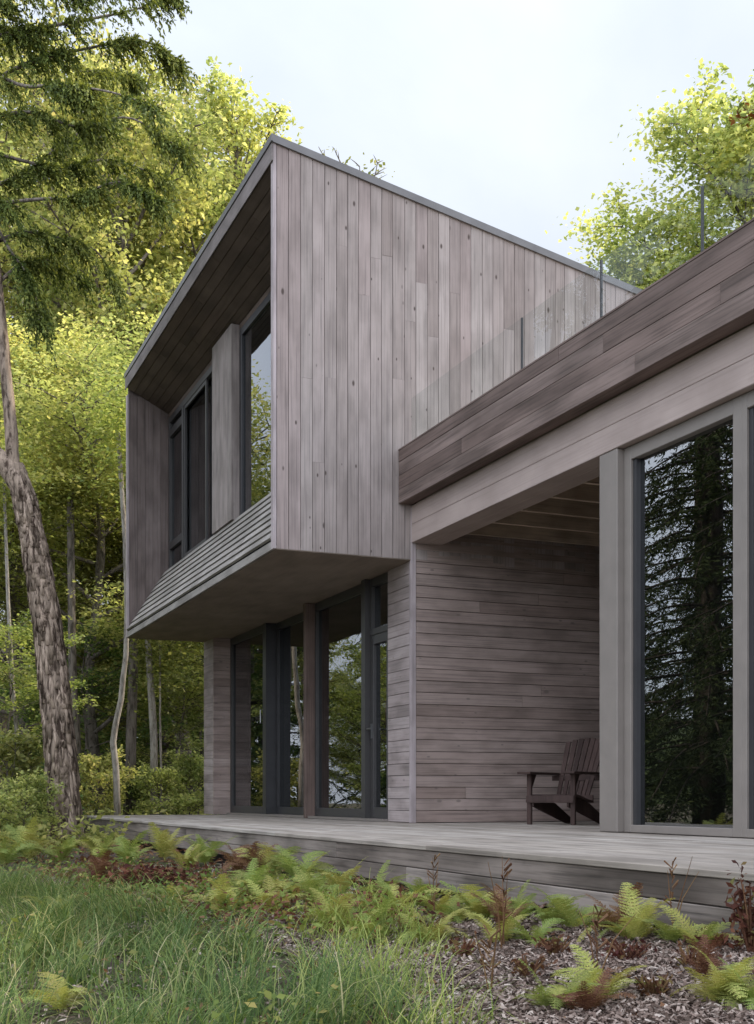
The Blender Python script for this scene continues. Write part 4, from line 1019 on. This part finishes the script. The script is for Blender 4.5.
for i, (px, py, s, n, lab) in enumerate([
 (238, 874, .30, 6, 'rust brown withered fern against the deck face left of the timber post'),
 (255, 878, .26, 5, 'second rust brown withered fern touching the yellow fern by the timber post'),
 (622, 940, .26, 3, 'withered brown fern behind the yellow fern below the square grey post'),
 (590, 1020, .18, 7, 'withered rust fern among the near green fronds at the bottom'),
 (506, 935, .26, 3, 'thin withered fern stems in front of the broad yellow fern'),
 (705, 985, .2, 4, 'withered reddish fern behind the dense fern at bottom right'),
 (100, 885, .32, 6, 'withered brown fern at the top edge of the grass on the left')]): fern(px, py, s, n, 'fernR', lab, 300+i, group='withered ferns')
# clumps of dark red leaves
def clump(px, py, w, h, n, ls, label, seed):
    p = on_ground(px, py); rs = np.random.RandomState(seed); o = empty('red_shrub', p, 0, label, 'shrub')
    mb = MB(); L = []
    for i in range(16):
        az = rs.uniform(0, 6.28); e = np.array([math.cos(az)*w*rs.uniform(.2, 1), math.sin(az)*w*rs.uniform(.2, 1), h*rs.uniform(.5, 1)])
        mid = e*.5+np.array([0, 0, h*.1]); mb.tube([(0, 0, -.01), mid, e], [.005, .004, .002], 4)
        t = rs.uniform(.3, 1.05, n//16)[:, None]; L.append(e*t + rs.normal(size=(n//16, 3))*np.array([w*.18, w*.18, h*.12]))
    mb.build('stem', M['fernR'], o); P = np.concatenate(L); P[:, 2] = np.abs(P[:, 2])
    link('foliage', quads_mesh('red_foliage', leaf_quads(P, ls, rs, .3, .5), M['maroon']), o)
clump(150, 888, .40, .13, 700, .045, 'dark red leaved clump in front of the deck at the left', 1)
clump(122, 886, .3, .10, 400, .045, 'smaller rusty red clump near the shaggy trunk', 2)
clump(752, 962, .10, .27, 420, .028, 'dark maroon plant rising in front of the deck at the right edge', 3)
clump(628, 968, .09, .10, 120, .024, 'small maroon sprout on the wood chips before the low spreading yellow fern', 4)
clump(420, 940, .14, .10, 150, .03, 'small russet sprout on the wood chips below the corner pier', 6)
for i, (px, py, lab) in enumerate([(556, 962, 'tiny rusty sprout on the wood chips below the lounge chair'), (690, 975, 'small rusty sprout left of the dense upright yellow fern'),
  (528, 985, 'small rusty sprout left of the near green fern'), (655, 1005, 'small red brown sprout between the two large near ferns'), (462, 965, 'low russet sprout right of the pale grass tufts'), (712, 955, 'rusty sprout at the foot of the deck near the maroon plant')]):
    clump(px, py, .07, .09, 110, .022, lab, 20+i)
# thin dry stalks
def stalk(px, py, h, label, seed):
    p = on_ground(px, py); rs = np.random.RandomState(seed); mb = MB()
    for i in range(3):
        l = rs.normal(size=2)*.05; mb.tube([(rs.normal()*.01, rs.normal()*.01, -.01), (l[0]*.4, l[1]*.4, h*.5), (l[0], l[1], h*rs.uniform(.75, 1.05))], [.0025, .002, .0008], 4)
    for i in range(14):
        z = h*rs.uniform(.35, .95); a = rs.uniform(0, 6.28); mb.tube([(0, 0, z), (math.cos(a)*.03, math.sin(a)*.03, z+.025)], [.0018, .0035], 4)
    o = mb.build('dry_stalk', M['fernR']); o.location = p; tag(o, label, 'stalk', 'dry stalks in the wood chip bed')
stalk(504, 955, .34, 'tall dry stalk on the wood chips below the porch wall', 1)
stalk(598, 985, .26, 'reddish dry stalk beside the large near fern', 2)
stalk(672, 940, .30, 'dry branching stalk against the deck face below the glass door panel', 3)
stalk(490, 1000, .2, 'short dry stalk at the edge of the pale grass', 4)
stalk(434, 925, .3, 'thin dry stalk against the deck face right of the corner pier', 5)

# ------------------------------------------------------------------ light, sky, camera
SUN_EL, SUN_AZ = R(42), math.atan2(.99, -.03)     # azimuth of the direction TO the sun, in the x-y plane
ld = bpy.data.lights.new('sun', 'SUN'); ld.energy = 5.0; ld.angle = R(3); ld.color = (1, .90, .74)
lo = bpy.data.objects.new('sun', ld); COL.objects.link(lo)
sd = Vector((math.cos(SUN_AZ)*math.cos(SUN_EL), math.sin(SUN_AZ)*math.cos(SUN_EL), math.sin(SUN_EL)))
lo.rotation_euler = sd.to_track_quat('Z', 'Y').to_euler(); lo.location = (0, 0, 30)
w = bpy.data.worlds.new('World'); sc.world = w; w.use_nodes = True
nt = w.node_tree; nt.nodes.clear(); N = nt.nodes.new; L = nt.links.new
sky = N('ShaderNodeTexSky'); sky.sky_type = 'NISHITA'; sky.sun_disc = False; sky.sun_elevation = SUN_EL
sky.sun_rotation = math.pi/2 - SUN_AZ; sky.dust_density = 2.0; sky.air_density = 1.0; sky.ozone_density = 1.0
tc = N('ShaderNodeTexCoord'); n = N('ShaderNodeTexNoise'); L(tc.outputs['Generated'], n.inputs[0]); n.inputs['Scale'].default_value = 2.2; n.inputs['Detail'].default_value = 7; n.inputs['Distortion'].default_value = .5
f = ramp(N, L, n.outputs[0], [(.32, (.5,)*3), (.66, (.95,)*3)])
c = mixc(N, L, f, sky.outputs[0], (7.2, 7.68, 8.5))
# added gradient: sky brightened behind the camera to light the house and glass
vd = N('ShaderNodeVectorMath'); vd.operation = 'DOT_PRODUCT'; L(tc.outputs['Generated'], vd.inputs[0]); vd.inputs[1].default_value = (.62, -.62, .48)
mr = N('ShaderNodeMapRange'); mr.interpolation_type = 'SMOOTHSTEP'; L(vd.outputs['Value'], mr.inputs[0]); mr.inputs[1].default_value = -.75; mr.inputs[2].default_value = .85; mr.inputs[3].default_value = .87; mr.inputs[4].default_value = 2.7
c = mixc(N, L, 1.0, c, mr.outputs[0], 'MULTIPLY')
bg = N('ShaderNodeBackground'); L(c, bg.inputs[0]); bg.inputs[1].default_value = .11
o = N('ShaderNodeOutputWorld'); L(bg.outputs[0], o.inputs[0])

cd = bpy.data.cameras.new('camera'); co = bpy.data.objects.new('camera', cd); COL.objects.link(co); sc.camera = co
co.location = CAM; co.rotation_euler = Vector(-FW).to_track_quat('Z', 'Y').to_euler()
cd.sensor_fit = 'VERTICAL'; cd.sensor_height = 36; cd.lens = FPX/1024*36
cd.shift_x = (377-PXC)/1024; cd.shift_y = (HOR-512)/1024
cd.clip_start = .05; cd.clip_end = 1200
vs = sc.view_settings; vs.view_transform = 'Standard'; vs.look = 'None'; vs.gamma = 1; vs.use_curve_mapping = False; vs.exposure = .38
